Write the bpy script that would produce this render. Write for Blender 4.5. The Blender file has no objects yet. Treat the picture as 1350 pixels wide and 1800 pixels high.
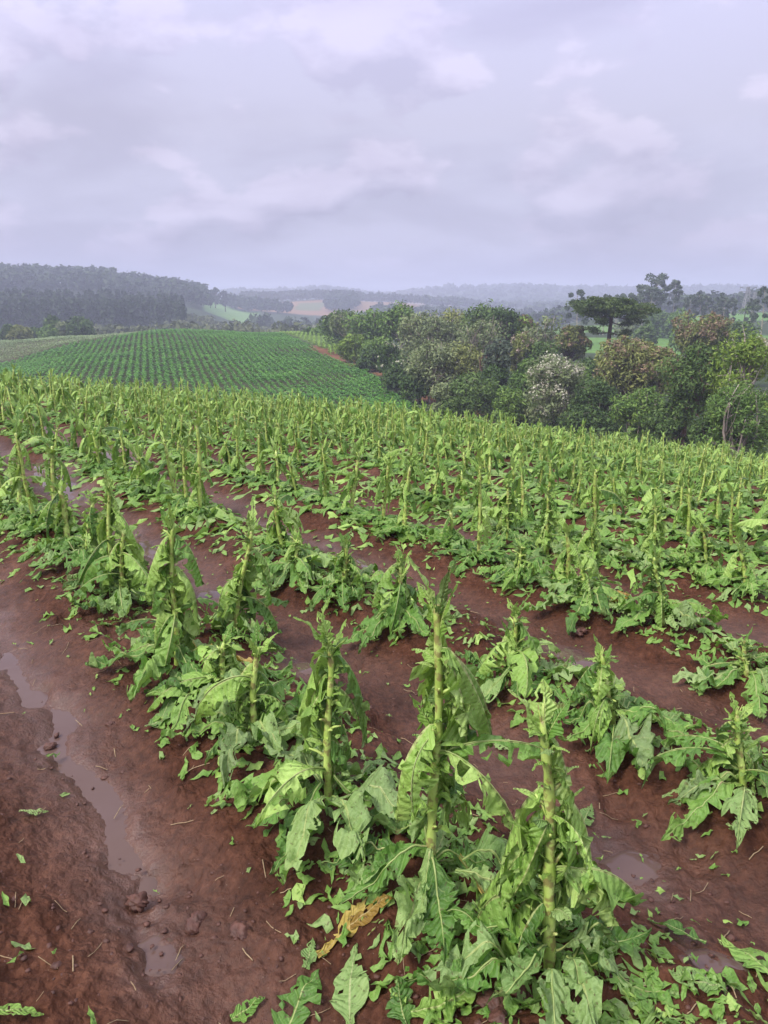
import bpy, math, random
import numpy as np
from mathutils import Vector, Euler, Matrix

SC = bpy.context.scene
COL = SC.collection
PI = math.pi

# ------------------------------------------------------------------ camera
CAM_H = 1.70
PITCH = math.radians(16.1)
FPX = 1300.0                       # focal length in pixels of the 1350x1800 photograph
cd = bpy.data.cameras.new('camera')
cd.lens = 26.0
cd.sensor_width = 36.0
cd.clip_start = 0.05
cd.clip_end = 9000
cam = bpy.data.objects.new('camera', cd)
COL.objects.link(cam)
cam.location = (0, 0, CAM_H)
cam.rotation_euler = (PI / 2 - PITCH, 0, 0)
SC.camera = cam

# ------------------------------------------------------------------ sky, sun, exposure
SUN_EL, SUN_AZ = math.radians(48), math.radians(-125)     # azimuth clockwise from the view direction
wd = bpy.data.worlds.new('World')
SC.world = wd
wd.use_nodes = True
NT = wd.node_tree
NT.nodes.clear()


def node(nt, kind, **kw):
    n = nt.nodes.new(kind)
    for k, v in kw.items():
        if k == 'inp':
            for i, val in v.items():
                n.inputs[i].default_value = val
        else:
            setattr(n, k, v)
    return n


def ramp(nt, pts, interp='LINEAR'):
    n = nt.nodes.new('ShaderNodeValToRGB')
    cr = n.color_ramp
    cr.interpolation = interp
    while len(cr.elements) < len(pts):
        cr.elements.new(0.5)
    for e, (p, c) in zip(cr.elements, pts):
        e.position = p
        e.color = (c[0], c[1], c[2], 1) if not isinstance(c, (int, float)) else (c, c, c, 1)
    return n


def mix(nt, fac, a, b, blend='MIX'):
    n = nt.nodes.new('ShaderNodeMix')
    n.data_type = 'RGBA'
    n.blend_type = blend
    for s, v in ((n.inputs[0], fac), (n.inputs[6], a), (n.inputs[7], b)):
        if hasattr(v, 'is_linked'):
            nt.links.new(v, s)
        elif isinstance(v, (int, float)):
            s.default_value = v if s.type == 'VALUE' else (v, v, v, 1)
        else:
            s.default_value = (v[0], v[1], v[2], 1)
    return n.outputs[2]


def math_(nt, op, a, b=None, c=None, clamp=False):
    n = nt.nodes.new('ShaderNodeMath')
    n.operation = op
    n.use_clamp = clamp
    for s, v in zip(n.inputs, (a, b, c)):
        if v is None:
            continue
        if hasattr(v, 'is_linked'):
            nt.links.new(v, s)
        else:
            s.default_value = v
    return n.outputs[0]


def build_world():
    nt = NT
    L = nt.links.new
    out = node(nt, 'ShaderNodeOutputWorld')
    bg = node(nt, 'ShaderNodeBackground', inp={1: 0.1})
    L(bg.outputs[0], out.inputs[0])
    sky = node(nt, 'ShaderNodeTexSky', sky_type='NISHITA', sun_disc=False)
    sky.sun_elevation = SUN_EL
    sky.sun_rotation = SUN_AZ
    sky.air_density = 1.5
    sky.dust_density = 2.0
    tc = node(nt, 'ShaderNodeTexCoord')
    sep = node(nt, 'ShaderNodeSeparateXYZ')
    L(tc.outputs['Generated'], sep.inputs[0])
    x, y, z = sep.outputs
    zc = math_(nt, 'MAXIMUM', z, 0.0)
    den = math_(nt, 'ADD', zc, 0.16)
    u = math_(nt, 'DIVIDE', x, den)
    v = math_(nt, 'DIVIDE', y, den)
    cmb = node(nt, 'ShaderNodeCombineXYZ')
    L(u, cmb.inputs[0]); L(v, cmb.inputs[1])
    # high sheet of soft cloud
    n1 = node(nt, 'ShaderNodeTexNoise', inp={'Scale': 0.9, 'Detail': 7.0, 'Roughness': 0.5, 'Distortion': 0.35})
    mp = node(nt, 'ShaderNodeMapping', inp={'Location': (3.1, 7.3, 0.4)})
    L(cmb.outputs[0], mp.inputs[0]); L(mp.outputs[0], n1.inputs['Vector'])
    sheet = ramp(nt, [(0.40, 0.0), (0.58, 1.0)], 'EASE')
    L(n1.outputs[0], sheet.inputs[0])
    # cumulus heaps low over the horizon (noise on the direction itself, flattened)
    mp2 = node(nt, 'ShaderNodeMapping', inp={'Location': (0.35, 0.0, 0.27), 'Scale': (1.0, 1.0, 1.9)})
    L(tc.outputs['Generated'], mp2.inputs[0])
    n2 = node(nt, 'ShaderNodeTexNoise', inp={'Scale': 5.8, 'Detail': 10.0, 'Roughness': 0.52, 'Distortion': 0.0})
    L(mp2.outputs[0], n2.inputs['Vector'])
    heap = ramp(nt, [(0.455, 0.0), (0.525, 1.0)], 'EASE')
    L(n2.outputs[0], heap.inputs[0])
    # the same heaps looked up a little higher: bright tops where there is cloud here and clear air above
    mp3 = node(nt, 'ShaderNodeMapping', inp={'Location': (0.35, 0.0, 0.27 + 0.055), 'Scale': (1.0, 1.0, 1.9)})
    L(tc.outputs['Generated'], mp3.inputs[0])
    n3 = node(nt, 'ShaderNodeTexNoise', inp={'Scale': 5.8, 'Detail': 6.0, 'Roughness': 0.5, 'Distortion': 0.0})
    L(mp3.outputs[0], n3.inputs['Vector'])
    top = math_(nt, 'MULTIPLY_ADD', math_(nt, 'SUBTRACT', n2.outputs[0], n3.outputs[0]), 6.5, 0.45, clamp=True)
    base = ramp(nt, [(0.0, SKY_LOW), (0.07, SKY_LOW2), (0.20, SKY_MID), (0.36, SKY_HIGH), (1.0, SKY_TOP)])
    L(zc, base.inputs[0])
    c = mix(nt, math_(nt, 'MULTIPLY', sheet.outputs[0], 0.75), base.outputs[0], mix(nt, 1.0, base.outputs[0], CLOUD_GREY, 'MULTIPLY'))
    # heaps: shaded body to lit top
    body = mix(nt, top, CLOUD_DARK, CLOUD_LIT)
    hf = math_(nt, 'MULTIPLY', heap.outputs[0], 0.9)
    fade = ramp(nt, [(0.02, 0.0), (0.07, 1.0), (0.22, 0.9), (0.34, 0.7), (1.0, 0.5)])
    L(zc, fade.inputs[0])
    c = mix(nt, math_(nt, 'MULTIPLY', hf, fade.outputs[0]), c, mix(nt, 1.0, c, body, 'MULTIPLY'))
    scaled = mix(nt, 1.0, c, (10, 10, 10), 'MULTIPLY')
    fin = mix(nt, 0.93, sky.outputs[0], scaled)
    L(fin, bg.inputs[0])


# unseen zenith raised well past a natural overcast sky to brighten the ground
SKY_LOW, SKY_LOW2, SKY_MID = (0.192, 0.198, 0.300), (0.228, 0.224, 0.312), (0.258, 0.246, 0.322)
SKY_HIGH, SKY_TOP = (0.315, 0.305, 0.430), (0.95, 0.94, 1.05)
CLOUD_GREY, CLOUD_DARK, CLOUD_LIT = (0.77, 0.755, 0.79), (0.84, 0.82, 0.86), (1.27, 1.21, 1.18)
build_world()

sd = bpy.data.lights.new('sun', 'SUN')
sd.energy = 1.5
sd.angle = math.radians(14)
sd.color = (1.0, 0.94, 0.82)
sun = bpy.data.objects.new('sun', sd)
COL.objects.link(sun)
sdir = Vector((math.sin(SUN_AZ) * math.cos(SUN_EL), math.cos(SUN_AZ) * math.cos(SUN_EL), math.sin(SUN_EL)))
sun.rotation_euler = sdir.to_track_quat('Z', 'Y').to_euler()

vs = SC.view_settings
vs.view_transform = 'Standard'
vs.look = 'None'
vs.exposure = 1.32
vs.gamma = 1.0
SC.cycles.use_denoising = True
SC.cycles.volume_bounces = 1
SC.cycles.max_bounces = 8
SC.cycles.transparent_max_bounces = 8

# ------------------------------------------------------------------ noise and the shape of the land
def hash2(ix, iy, seed):
    n = (ix.astype(np.int64) * 374761393 + iy.astype(np.int64) * 668265263 + seed * 1442695041) & 0xFFFFFFFF
    n = ((n ^ (n >> 13)) * 1274126177) & 0xFFFFFFFF
    n = (n ^ (n >> 16)) & 0xFFFFFF
    return n / float(0xFFFFFF)


def vnoise(x, y, seed=0):
    x = np.asarray(x, float); y = np.asarray(y, float)
    ix, iy = np.floor(x), np.floor(y)
    fx, fy = x - ix, y - iy
    fx = fx * fx * fx * (fx * (fx * 6 - 15) + 10)
    fy = fy * fy * fy * (fy * (fy * 6 - 15) + 10)
    a, b = hash2(ix, iy, seed), hash2(ix + 1, iy, seed)
    c, d = hash2(ix, iy + 1, seed), hash2(ix + 1, iy + 1, seed)
    return (a + (b - a) * fx + (c - a) * fy + (a - b - c + d) * fx * fy) * 2 - 1


def fbm(x, y, oct=4, seed=0, gain=0.5):
    s, a, t = 0.0, 1.0, 0.0
    for k in range(oct):
        s = s + a * vnoise(x * 1.0 + 17.3 * k, y * 1.0 - 9.1 * k, seed + k)
        t += a; a *= gain
        x = (x * 1.6 + y * 1.2); y = (y * 1.6 - x * 0.2)
    return s / t


def sstep(a, b, x):
    t = np.clip((x - a) / (b - a), 0, 1)
    return t * t * (3 - 2 * t)


AZ_K = np.array([-180, -70, -34, -27, -21, -15.5, -9.5, -4.5, 0, 5, 10, 16, 21, 27, 34, 70, 180], float)
R_K = np.array([0, 60, 90, 130, 170, 220, 270, 340, 420, 520, 640, 760, 900, 1100, 1500, 2200, 2900, 3600], float)
_T = {   # ground height for each azimuth (rows) and distance (columns)
    -34:  [-9, -10, -10.5, -12.2, -14.3, -12.8, -15, -20, -16, -8, 4, 16, 18, 12, 5, 10, 26, 20],
    -27:  [-9, -10.5, -11, -12.2, -14.3, -12.8, -15, -20, -17, -9, 4, 15, 18, 10, 4, 8, 26, 20],
    -21:  [-9, -11, -11.3, -11, -12, -12.2, -14.5, -21, -17, -10, 3, 13, 17, 8, 2, 8, 26, 20],
    -15.5: [-9, -11, -11.5, -11.3, -10.8, -11, -15, -22, -18, -12, -2, 4, 6, 2, 0, 8, 26, 20],
    -9.5: [-9, -11, -11.5, -11.3, -11, -11, -16, -23, -22, -22, -20, -17, -12, -4, -2, 10, 8, 6],
    -4.5: [-9, -11, -11.3, -11, -10.8, -10.4, -16, -23, -24, -24, -24, -23, -17, 0, -8, 19, 12, 6],
    0:    [-9, -11, -11, -10.8, -10.6, -10.8, -15, -22, -24, -24, -22, -19, -13, -4, -10, 2, 4, 6],
    5:    [-9, -11, -10.8, -10.5, -10.6, -11.2, -13, -18, -22, -24, -24, -22, -18, -10, -14, 22, 10, 6],
    10:   [-9, -11, -10.6, -10.5, -11, -12, -12, -13, -17, -21, -24, -24, -22, -16, -16, 24, 12, 6],
    16:   [-9, -11.4, -10.8, -10.8, -11.6, -12, -11, -9.5, -9, -13, -18, -21, -22, -18, -16, 18, 8, 6],
    21:   [-9, -12, -11.6, -11.2, -11.6, -11.6, -10.3, -8, -6.8, -8, -12, -16, -18, -16, -14, 19, 10, 6],
    27:   [-9, -12.6, -12, -11.6, -11.4, -11, -9.6, -7, -5.5, -5.5, -8, -12, -14, -14, -12, 15, 10, 6],
    34:   [-9, -12.6, -12, -11.6, -11.4, -11, -9.4, -6.5, -5, -5, -7, -11, -13, -13, -11, 6, 30, 26],
}
TAB = np.array([_T[-34], _T[-34]] + [_T[k] for k in (-34, -27, -21, -15.5, -9.5, -4.5, 0, 5, 10, 16, 21, 27, 34)] + [_T[34], _T[34]], float)
TAB[0] = TAB[-1] = (TAB[0] + TAB[-1]) / 2


def far_height(X, Y):
    r = np.hypot(X, Y)
    az = np.degrees(np.arctan2(X, Y))
    i = np.clip(np.searchsorted(AZ_K, az) - 1, 0, len(AZ_K) - 2)
    j = np.clip(np.searchsorted(R_K, r) - 1, 0, len(R_K) - 2)
    fa = np.clip((az - AZ_K[i]) / (AZ_K[i + 1] - AZ_K[i]), 0, 1); fa = fa * fa * (3 - 2 * fa)
    fr = np.clip((r - R_K[j]) / (R_K[j + 1] - R_K[j]), 0, 1); fr = fr * fr * (3 - 2 * fr)
    z = (TAB[i, j] * (1 - fa) + TAB[i + 1, j] * fa) * (1 - fr) + (TAB[i, j + 1] * (1 - fa) + TAB[i + 1, j + 1] * fa) * fr
    # the planted hill
    dx = X + 58; dy = Y - 186
    sx = np.where(dx < 0, 62.0, 44.0)
    z = z + 4.5 * np.exp(-(dx / sx) ** 2 / 2 - (dy / 46.0) ** 2 / 2)
    return z + sstep(250, 900, r) * 2.2 * fbm(X / 110.0, Y / 110.0, 3, 5)


def field_height(X, Y):
    r2 = X * X + Y * Y
    r = np.sqrt(r2)
    return -(0.118 * X + 0.075 * Y) * r / (r + 3.0) - 0.0015 * r2


def smooth_height(X, Y):
    X = np.asarray(X, float); Y = np.asarray(Y, float)
    a = np.maximum(field_height(X, Y), -60.0); b = far_height(X, Y)
    k = 1.4
    m = np.maximum(a, b)
    return m + np.log(np.exp((a - m) / k) + np.exp((b - m) / k)) * k - 0.0


_H0 = float(smooth_height(0.0, 0.0))
RDIR = np.array([-0.625, 0.781]); RDIR /= np.linalg.norm(RDIR)      # along the rows
RNOR = np.array([RDIR[1], -RDIR[0]])                               # across the rows
ROW = 1.37                                                         # row k lies at k * ROW across the rows


def ground_at(X, Y):
    return smooth_height(X, Y) - _H0


def px_ray(px, py):
    dx, dv = (px - 675.0) / FPX, (900.0 - py) / FPX
    c, s = math.cos(PITCH), math.sin(PITCH)
    return np.array([dx, c + dv * s, -s + dv * c])


def px_ground(px, py, hf=ground_at, tmax=400):
    d = px_ray(px, py)
    t = np.geomspace(0.5, tmax, 4000)
    P = d[None, :] * t[:, None]
    below = (P[:, 2] + CAM_H) < hf(P[:, 0], P[:, 1])
    k = int(np.argmax(below)) if below.any() else len(t) - 1
    return P[k, :2]


def at_dist(px, dist):
    """Ground point at a distance, in the compass direction seen at this picture column on the horizon."""
    az = math.atan((px - 675.0) / FPX / (math.cos(PITCH) + 0.288 * math.sin(PITCH)))
    return dist * math.sin(az), dist * math.cos(az)


def z_of(py, Y, px=675.0):
    """Height seen at picture row py at forward distance Y."""
    d = px_ray(px, py)
    return CAM_H + d[2] / d[1] * Y

# ------------------------------------------------------------------ mesh helpers
def make_mesh(name, V, F, mats=(), uv=None, smooth=True, midx=None, col=None):
    """V (n,3); F list of (m,k) arrays with k = 3 or 4; uv (n,2) per vertex."""
    V = np.asarray(V, np.float32)
    F = [np.asarray(f, np.int32) for f in F if len(f)]
    me = bpy.data.meshes.new(name)
    me.vertices.add(len(V)); me.vertices.foreach_set('co', V.ravel())
    loops = np.concatenate([f.ravel() for f in F])
    tot = np.concatenate([np.full(len(f), f.shape[1], np.int32) for f in F])
    start = np.concatenate([[0], np.cumsum(tot)[:-1]]).astype(np.int32)
    me.loops.add(len(loops)); me.loops.foreach_set('vertex_index', loops)
    me.polygons.add(len(tot)); me.polygons.foreach_set('loop_start', start); me.polygons.foreach_set('loop_total', tot)
    if smooth:
        me.polygons.foreach_set('use_smooth', np.ones(len(tot), bool))
    if midx is not None:
        me.polygons.foreach_set('material_index', np.asarray(midx, np.int32))
    if uv is not None:
        lay = me.uv_layers.new(name='UVMap')
        lay.data.foreach_set('uv', np.asarray(uv, np.float32)[loops].ravel())
    if col is not None:
        for nm, c in col.items():
            if c.ndim == 1:
                a = me.attributes.new(nm, 'FLOAT', 'POINT'); a.data.foreach_set('value', c.astype(np.float32))
            else:
                a = me.attributes.new(nm, 'FLOAT_COLOR', 'POINT')
                a.data.foreach_set('color', np.c_[c, np.ones(len(c))].astype(np.float32).ravel())
    for m in mats:
        me.materials.append(m)
    me.update(calc_edges=True)
    me.validate()
    return me


def link(name, me, parent=None, loc=(0, 0, 0), rot=(0, 0, 0), sc=(1, 1, 1)):
    o = bpy.data.objects.new(name, me)
    o.location = loc; o.rotation_euler = rot; o.scale = sc
    COL.objects.link(o)
    if parent is not None:
        o.parent = parent
    return o


def tag(o, label=None, cat=None, group=None, kind=None):
    if label: o['label'] = label
    if cat: o['category'] = cat
    if group: o['group'] = group
    if kind: o['kind'] = kind
    return o


class MB:
    """Collects numpy pieces into one mesh."""
    def __init__(self):
        self.V, self.Q, self.T, self.U, self.n = [], [], [], [], 0
        self.MQ, self.MT = [], []

    def add(self, V, Q=None, T=None, uv=None, m=0):
        V = np.asarray(V, float)
        if Q is not None and len(Q):
            self.Q.append(np.asarray(Q) + self.n); self.MQ.append(np.full(len(Q), m))
        if T is not None and len(T):
            self.T.append(np.asarray(T) + self.n); self.MT.append(np.full(len(T), m))
        self.U.append(np.zeros((len(V), 2)) if uv is None else uv)
        self.V.append(V); self.n += len(V)

    def mesh(self, name, mats, smooth=True):
        F, M = [], []
        if self.Q: F.append(np.concatenate(self.Q)); M.append(np.concatenate(self.MQ))
        if self.T: F.append(np.concatenate(self.T)); M.append(np.concatenate(self.MT))
        return make_mesh(name, np.concatenate(self.V), F, mats, np.concatenate(self.U), smooth, np.concatenate(M))

    def tube(self, P, R, ns=6, m=0, cap=True):
        P = np.asarray(P, float); R = np.asarray(R, float); n = len(P)
        T = np.gradient(P, axis=0); T /= np.linalg.norm(T, axis=1)[:, None] + 1e-9
        ref = np.array([1.0, 0.0, 0.0]) if abs(T[0, 2]) > 0.7 else np.array([0.0, 0.0, 1.0])
        A = np.cross(T, ref); A /= np.linalg.norm(A, axis=1)[:, None] + 1e-9
        B = np.cross(T, A)
        an = np.arange(ns) * 2 * PI / ns
        V = P[:, None, :] + R[:, None, None] * (np.cos(an)[None, :, None] * A[:, None, :] + np.sin(an)[None, :, None] * B[:, None, :])
        V = V.reshape(-1, 3)
        uv = np.c_[np.repeat(np.linspace(0, 1, n), ns), np.tile(np.arange(ns) / ns, n)]
        i, j = np.meshgrid(np.arange(n - 1), np.arange(ns), indexing='ij')
        a = (i * ns + j).ravel(); b = (i * ns + (j + 1) % ns).ravel()
        Q = np.c_[a, b, b + ns, a + ns]
        Tt = None
        if cap:
            V = np.r_[V, [P[-1] + T[-1] * R[-1] * 0.4]]; uv = np.r_[uv, [[1, 0]]]
            e = (n - 1) * ns + np.arange(ns)
            Tt = np.c_[e, (n - 1) * ns + (np.arange(ns) + 1) % ns, np.full(ns, n * ns)]
        self.add(V, Q, Tt, uv, m)


# ------------------------------------------------------------------ materials
def new_mat(name):
    m = bpy.data.materials.new(name)
    m.use_nodes = True
    nt = m.node_tree
    nt.nodes.clear()
    out = nt.nodes.new('ShaderNodeOutputMaterial')
    return m, nt, out


def noise(nt, scale, detail=4, rough=0.55, vec=None, dist=0.0):
    n = node(nt, 'ShaderNodeTexNoise', inp={'Scale': scale, 'Detail': detail, 'Roughness': rough, 'Distortion': dist})
    if vec is not None:
        nt.links.new(vec, n.inputs['Vector'])
    return n.outputs[0]


def soil_material():
    m, nt, out = new_mat('wet_red_soil')
    L = nt.links.new
    bs = node(nt, 'ShaderNodeBsdfPrincipled')
    geo = node(nt, 'ShaderNodeNewGeometry')
    pos = geo.outputs['Position']
    tint = node(nt, 'ShaderNodeAttribute', attribute_name='tint')
    wet = node(nt, 'ShaderNodeAttribute', attribute_name='wet')
    soilm = node(nt, 'ShaderNodeAttribute', attribute_name='soil')
    n1 = noise(nt, 1.7, 5, 0.6, pos)
    n2 = noise(nt, 26.0, 6, 0.65, pos)
    n3 = noise(nt, 120.0, 3, 0.6, pos)
    r1 = ramp(nt, [(0.36, (0.026, 0.0100, 0.0056)), (0.52, (0.072, 0.0278, 0.0150)), (0.68, (0.142, 0.060, 0.034))])
    L(math_(nt, 'ADD', math_(nt, 'MULTIPLY', n1, 0.45), math_(nt, 'MULTIPLY', n2, 0.55)), r1.inputs[0])
    # pale grit
    v = node(nt, 'ShaderNodeTexVoronoi', inp={'Scale': 85.0})
    L(pos, v.inputs['Vector'])
    grit = math_(nt, 'MULTIPLY', math_(nt, 'LESS_THAN', v.outputs['Distance'], 0.16), math_(nt, 'GREATER_THAN', n3, 0.60))
    soilc = mix(nt, math_(nt, 'MULTIPLY', grit, 0.55), r1.outputs[0], (0.24, 0.17, 0.12))
    # washed silt: lighter pinkish skin where water has run
    silt = mix(nt, math_(nt, 'MULTIPLY', wet.outputs['Fac'], 0.45), soilc, (0.130, 0.070, 0.053))
    fn = ramp(nt, [(0.3, 0.65), (0.7, 1.3)])
    L(noise(nt, 0.35, 6, 0.7, pos), fn.inputs[0])
    landc = mix(nt, 1.0, tint.outputs['Color'], fn.outputs[0], 'MULTIPLY')
    colr = mix(nt, soilm.outputs['Fac'], landc, silt)
    L(colr, bs.inputs['Base Color'])
    # roughness: damp everywhere, shiny in the furrows
    wn = math_(nt, 'ADD', wet.outputs['Fac'], math_(nt, 'MULTIPLY', math_(nt, 'SUBTRACT', n1, 0.5), 0.9), clamp=True)
    ro = math_(nt, 'SUBTRACT', 0.72, math_(nt, 'MULTIPLY', wn, 0.44))
    ro = math_(nt, 'ADD', ro, math_(nt, 'MULTIPLY', math_(nt, 'SUBTRACT', 1.0, soilm.outputs['Fac']), 0.3), clamp=True)
    L(ro, bs.inputs['Roughness'])
    L(math_(nt, 'ADD', 0.12, math_(nt, 'MULTIPLY', wn, 0.45)), bs.inputs['Specular IOR Level'])
    v2 = node(nt, 'ShaderNodeTexVoronoi', feature='SMOOTH_F1', inp={'Scale': 46.0, 'Smoothness': 0.35, 'Randomness': 1.0})
    L(mix(nt, 0.06, pos, noise(nt, 14.0, 2, 0.5, pos)), v2.inputs['Vector'])
    crumb = math_(nt, 'MULTIPLY', math_(nt, 'SUBTRACT', 0.75, v2.outputs['Distance']), math_(nt, 'SUBTRACT', 1.0, wet.outputs['Fac'], clamp=True))
    h = math_(nt, 'ADD', math_(nt, 'MULTIPLY', n2, 0.9), math_(nt, 'MULTIPLY', n3, 0.35))
    h = math_(nt, 'ADD', h, math_(nt, 'MULTIPLY', crumb, 0.8))
    bm = node(nt, 'ShaderNodeBump', inp={'Strength': 0.8, 'Distance': 0.018})
    L(h, bm.inputs['Height'])
    L(bm.outputs[0], bs.inputs['Normal'])
    L(bs.outputs[0], out.inputs[0])
    return m


def clod_material():
    m, nt, out = new_mat('soil_clod')
    L = nt.links.new
    bs = node(nt, 'ShaderNodeBsdfPrincipled', inp={'Roughness': 0.6})
    pos = node(nt, 'ShaderNodeNewGeometry').outputs['Position']
    n2 = noise(nt, 30.0, 6, 0.65, pos)
    r1 = ramp(nt, [(0.30, (0.046, 0.018, 0.013)), (0.55, (0.092, 0.037, 0.025)), (0.8, (0.145, 0.060, 0.041))])
    L(n2, r1.inputs[0]); L(r1.outputs[0], bs.inputs['Base Color'])
    bm = node(nt, 'ShaderNodeBump', inp={'Strength': 0.7, 'Distance': 0.012})
    L(n2, bm.inputs['Height']); L(bm.outputs[0], bs.inputs['Normal'])
    L(bs.outputs[0], out.inputs[0])
    return m


def water_material():
    m, nt, out = new_mat('muddy_water')
    L = nt.links.new
    bs = node(nt, 'ShaderNodeBsdfPrincipled', inp={'Base Color': (0.105, 0.066, 0.056, 1), 'Roughness': 0.03, 'IOR': 1.33})
    pos = node(nt, 'ShaderNodeNewGeometry').outputs['Position']
    n2 = noise(nt, 14.0, 3, 0.5, pos)
    bm = node(nt, 'ShaderNodeBump', inp={'Strength': 0.06, 'Distance': 0.01})
    L(n2, bm.inputs['Height']); L(bm.outputs[0], bs.inputs['Normal'])
    L(bs.outputs[0], out.inputs[0])
    return m


def leaf_material(name, dark, mid, light, under, rib, vein=0.22, rough=0.40, transl=0.22):
    """Broad leaf: paler midrib and side veins from the leaf's own coordinates, pale matt underside."""
    m, nt, out = new_mat(name)
    L = nt.links.new
    bs = node(nt, 'ShaderNodeBsdfPrincipled')
    geo = node(nt, 'ShaderNodeNewGeometry')
    oi = node(nt, 'ShaderNodeObjectInfo')
    pos = geo.outputs['Position']
    uvn = node(nt, 'ShaderNodeUVMap', uv_map='UVMap')
    sp = node(nt, 'ShaderNodeSeparateXYZ')
    L(uvn.outputs[0], sp.inputs[0])
    u = sp.outputs[0]
    av = math_(nt, 'ABSOLUTE', sp.outputs[1])
    n1 = noise(nt, 7.0, 5, 0.6, pos)
    n2 = noise(nt, 42.0, 4, 0.6, pos)
    fac = math_(nt, 'ADD', math_(nt, 'MULTIPLY', n1, 0.6), math_(nt, 'MULTIPLY', oi.outputs['Random'], 0.34))
    fac = math_(nt, 'ADD', fac, math_(nt, 'MULTIPLY', n2, 0.22))
    r = ramp(nt, [(0.32, dark), (0.58, mid), (0.86, light)])
    L(fac, r.inputs[0])
    # veins
    uw = math_(nt, 'ADD', math_(nt, 'SUBTRACT', u, math_(nt, 'MULTIPLY', av, 0.16)), math_(nt, 'MULTIPLY', n1, 0.10))
    wv = math_(nt, 'SINE', math_(nt, 'MULTIPLY', uw, 2 * PI * 11))
    vl = math_(nt, 'MULTIPLY', math_(nt, 'MULTIPLY', math_(nt, 'SUBTRACT', wv, 0.93, clamp=True), 14.0, clamp=True), vein)
    rib_f = math_(nt, 'LESS_THAN', av, math_(nt, 'SUBTRACT', 0.070, math_(nt, 'MULTIPLY', u, 0.055)))
    side = mix(nt, geo.outputs['Backfacing'], r.outputs[0], mix(nt, 0.45, r.outputs[0], under))
    c = mix(nt, vl, side, rib)
    c = mix(nt, math_(nt, 'MULTIPLY', rib_f, 0.85), c, rib)
    # brown bruises
    br = math_(nt, 'MULTIPLY', math_(nt, 'GREATER_THAN', noise(nt, 19.0, 3, 0.5, pos), 0.69), 0.6)
    c = mix(nt, br, c, (0.13, 0.105, 0.03))
    mud = math_(nt, 'MULTIPLY', math_(nt, 'GREATER_THAN', noise(nt, 95.0, 2, 0.5, pos), 0.66), 0.6)
    c = mix(nt, mud, c, (0.085, 0.045, 0.025))
    L(c, bs.inputs['Base Color'])
    L(math_(nt, 'ADD', rough, math_(nt, 'MULTIPLY', n2, 0.16)), bs.inputs['Roughness'])
    bs.inputs['Specular IOR Level'].default_value = 0.42
    hh = math_(nt, 'ADD', math_(nt, 'MULTIPLY', wv, -0.3), math_(nt, 'MULTIPLY', n2, 2.2))
    bm = node(nt, 'ShaderNodeBump', inp={'Strength': 0.6, 'Distance': 0.010})
    L(hh, bm.inputs['Height']); L(bm.outputs[0], bs.inputs['Normal'])
    tr = node(nt, 'ShaderNodeBsdfTranslucent')
    L(mix(nt, 1.0, c, (1.1, 1.25, 0.6), 'MULTIPLY'), tr.inputs[0])
    ms = node(nt, 'ShaderNodeMixShader', inp={0: transl})
    L(bs.outputs[0], ms.inputs[1]); L(tr.outputs[0], ms.inputs[2])
    L(ms.outputs[0], out.inputs[0])
    return m


def stem_material():
    m, nt, out = new_mat('pale_green_stem')
    L = nt.links.new
    bs = node(nt, 'ShaderNodeBsdfPrincipled', inp={'Roughness': 0.45})
    pos = node(nt, 'ShaderNodeNewGeometry').outputs['Position']
    n1 = noise(nt, 16.0, 4, 0.6, pos)
    r = ramp(nt, [(0.3, (0.27, 0.40, 0.070)), (0.55, (0.43, 0.56, 0.14)), (0.8, (0.60, 0.68, 0.27))])
    L(n1, r.inputs[0])
    sc = ramp(nt, [(0.50, 0.0), (0.60, 1.0)])
    L(noise(nt, 38.0, 3, 0.55, pos), sc.inputs[0])
    c = mix(nt, math_(nt, 'MULTIPLY', sc.outputs[0], 0.75), r.outputs[0], (0.20, 0.135, 0.06))
    L(c, bs.inputs['Base Color'])
    bm = node(nt, 'ShaderNodeBump', inp={'Strength': 0.4, 'Distance': 0.004})
    L(n1, bm.inputs['Height']); L(bm.outputs[0], bs.inputs['Normal'])
    L(bs.outputs[0], out.inputs[0])
    return m


def rib_material():
    m, nt, out = new_mat('pale_leaf_rib')
    bs = node(nt, 'ShaderNodeBsdfPrincipled', inp={'Roughness': 0.5})
    pos = node(nt, 'ShaderNodeNewGeometry').outputs['Position']
    r = ramp(nt, [(0.35, (0.18, 0.26, 0.06)), (0.6, (0.31, 0.38, 0.13)), (0.75, (0.30, 0.26, 0.12))])
    nt.links.new(noise(nt, 22.0, 3, 0.5, pos), r.inputs[0])
    nt.links.new(r.outputs[0], bs.inputs['Base Color'])
    nt.links.new(bs.outputs[0], out.inputs[0])
    return m


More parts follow.
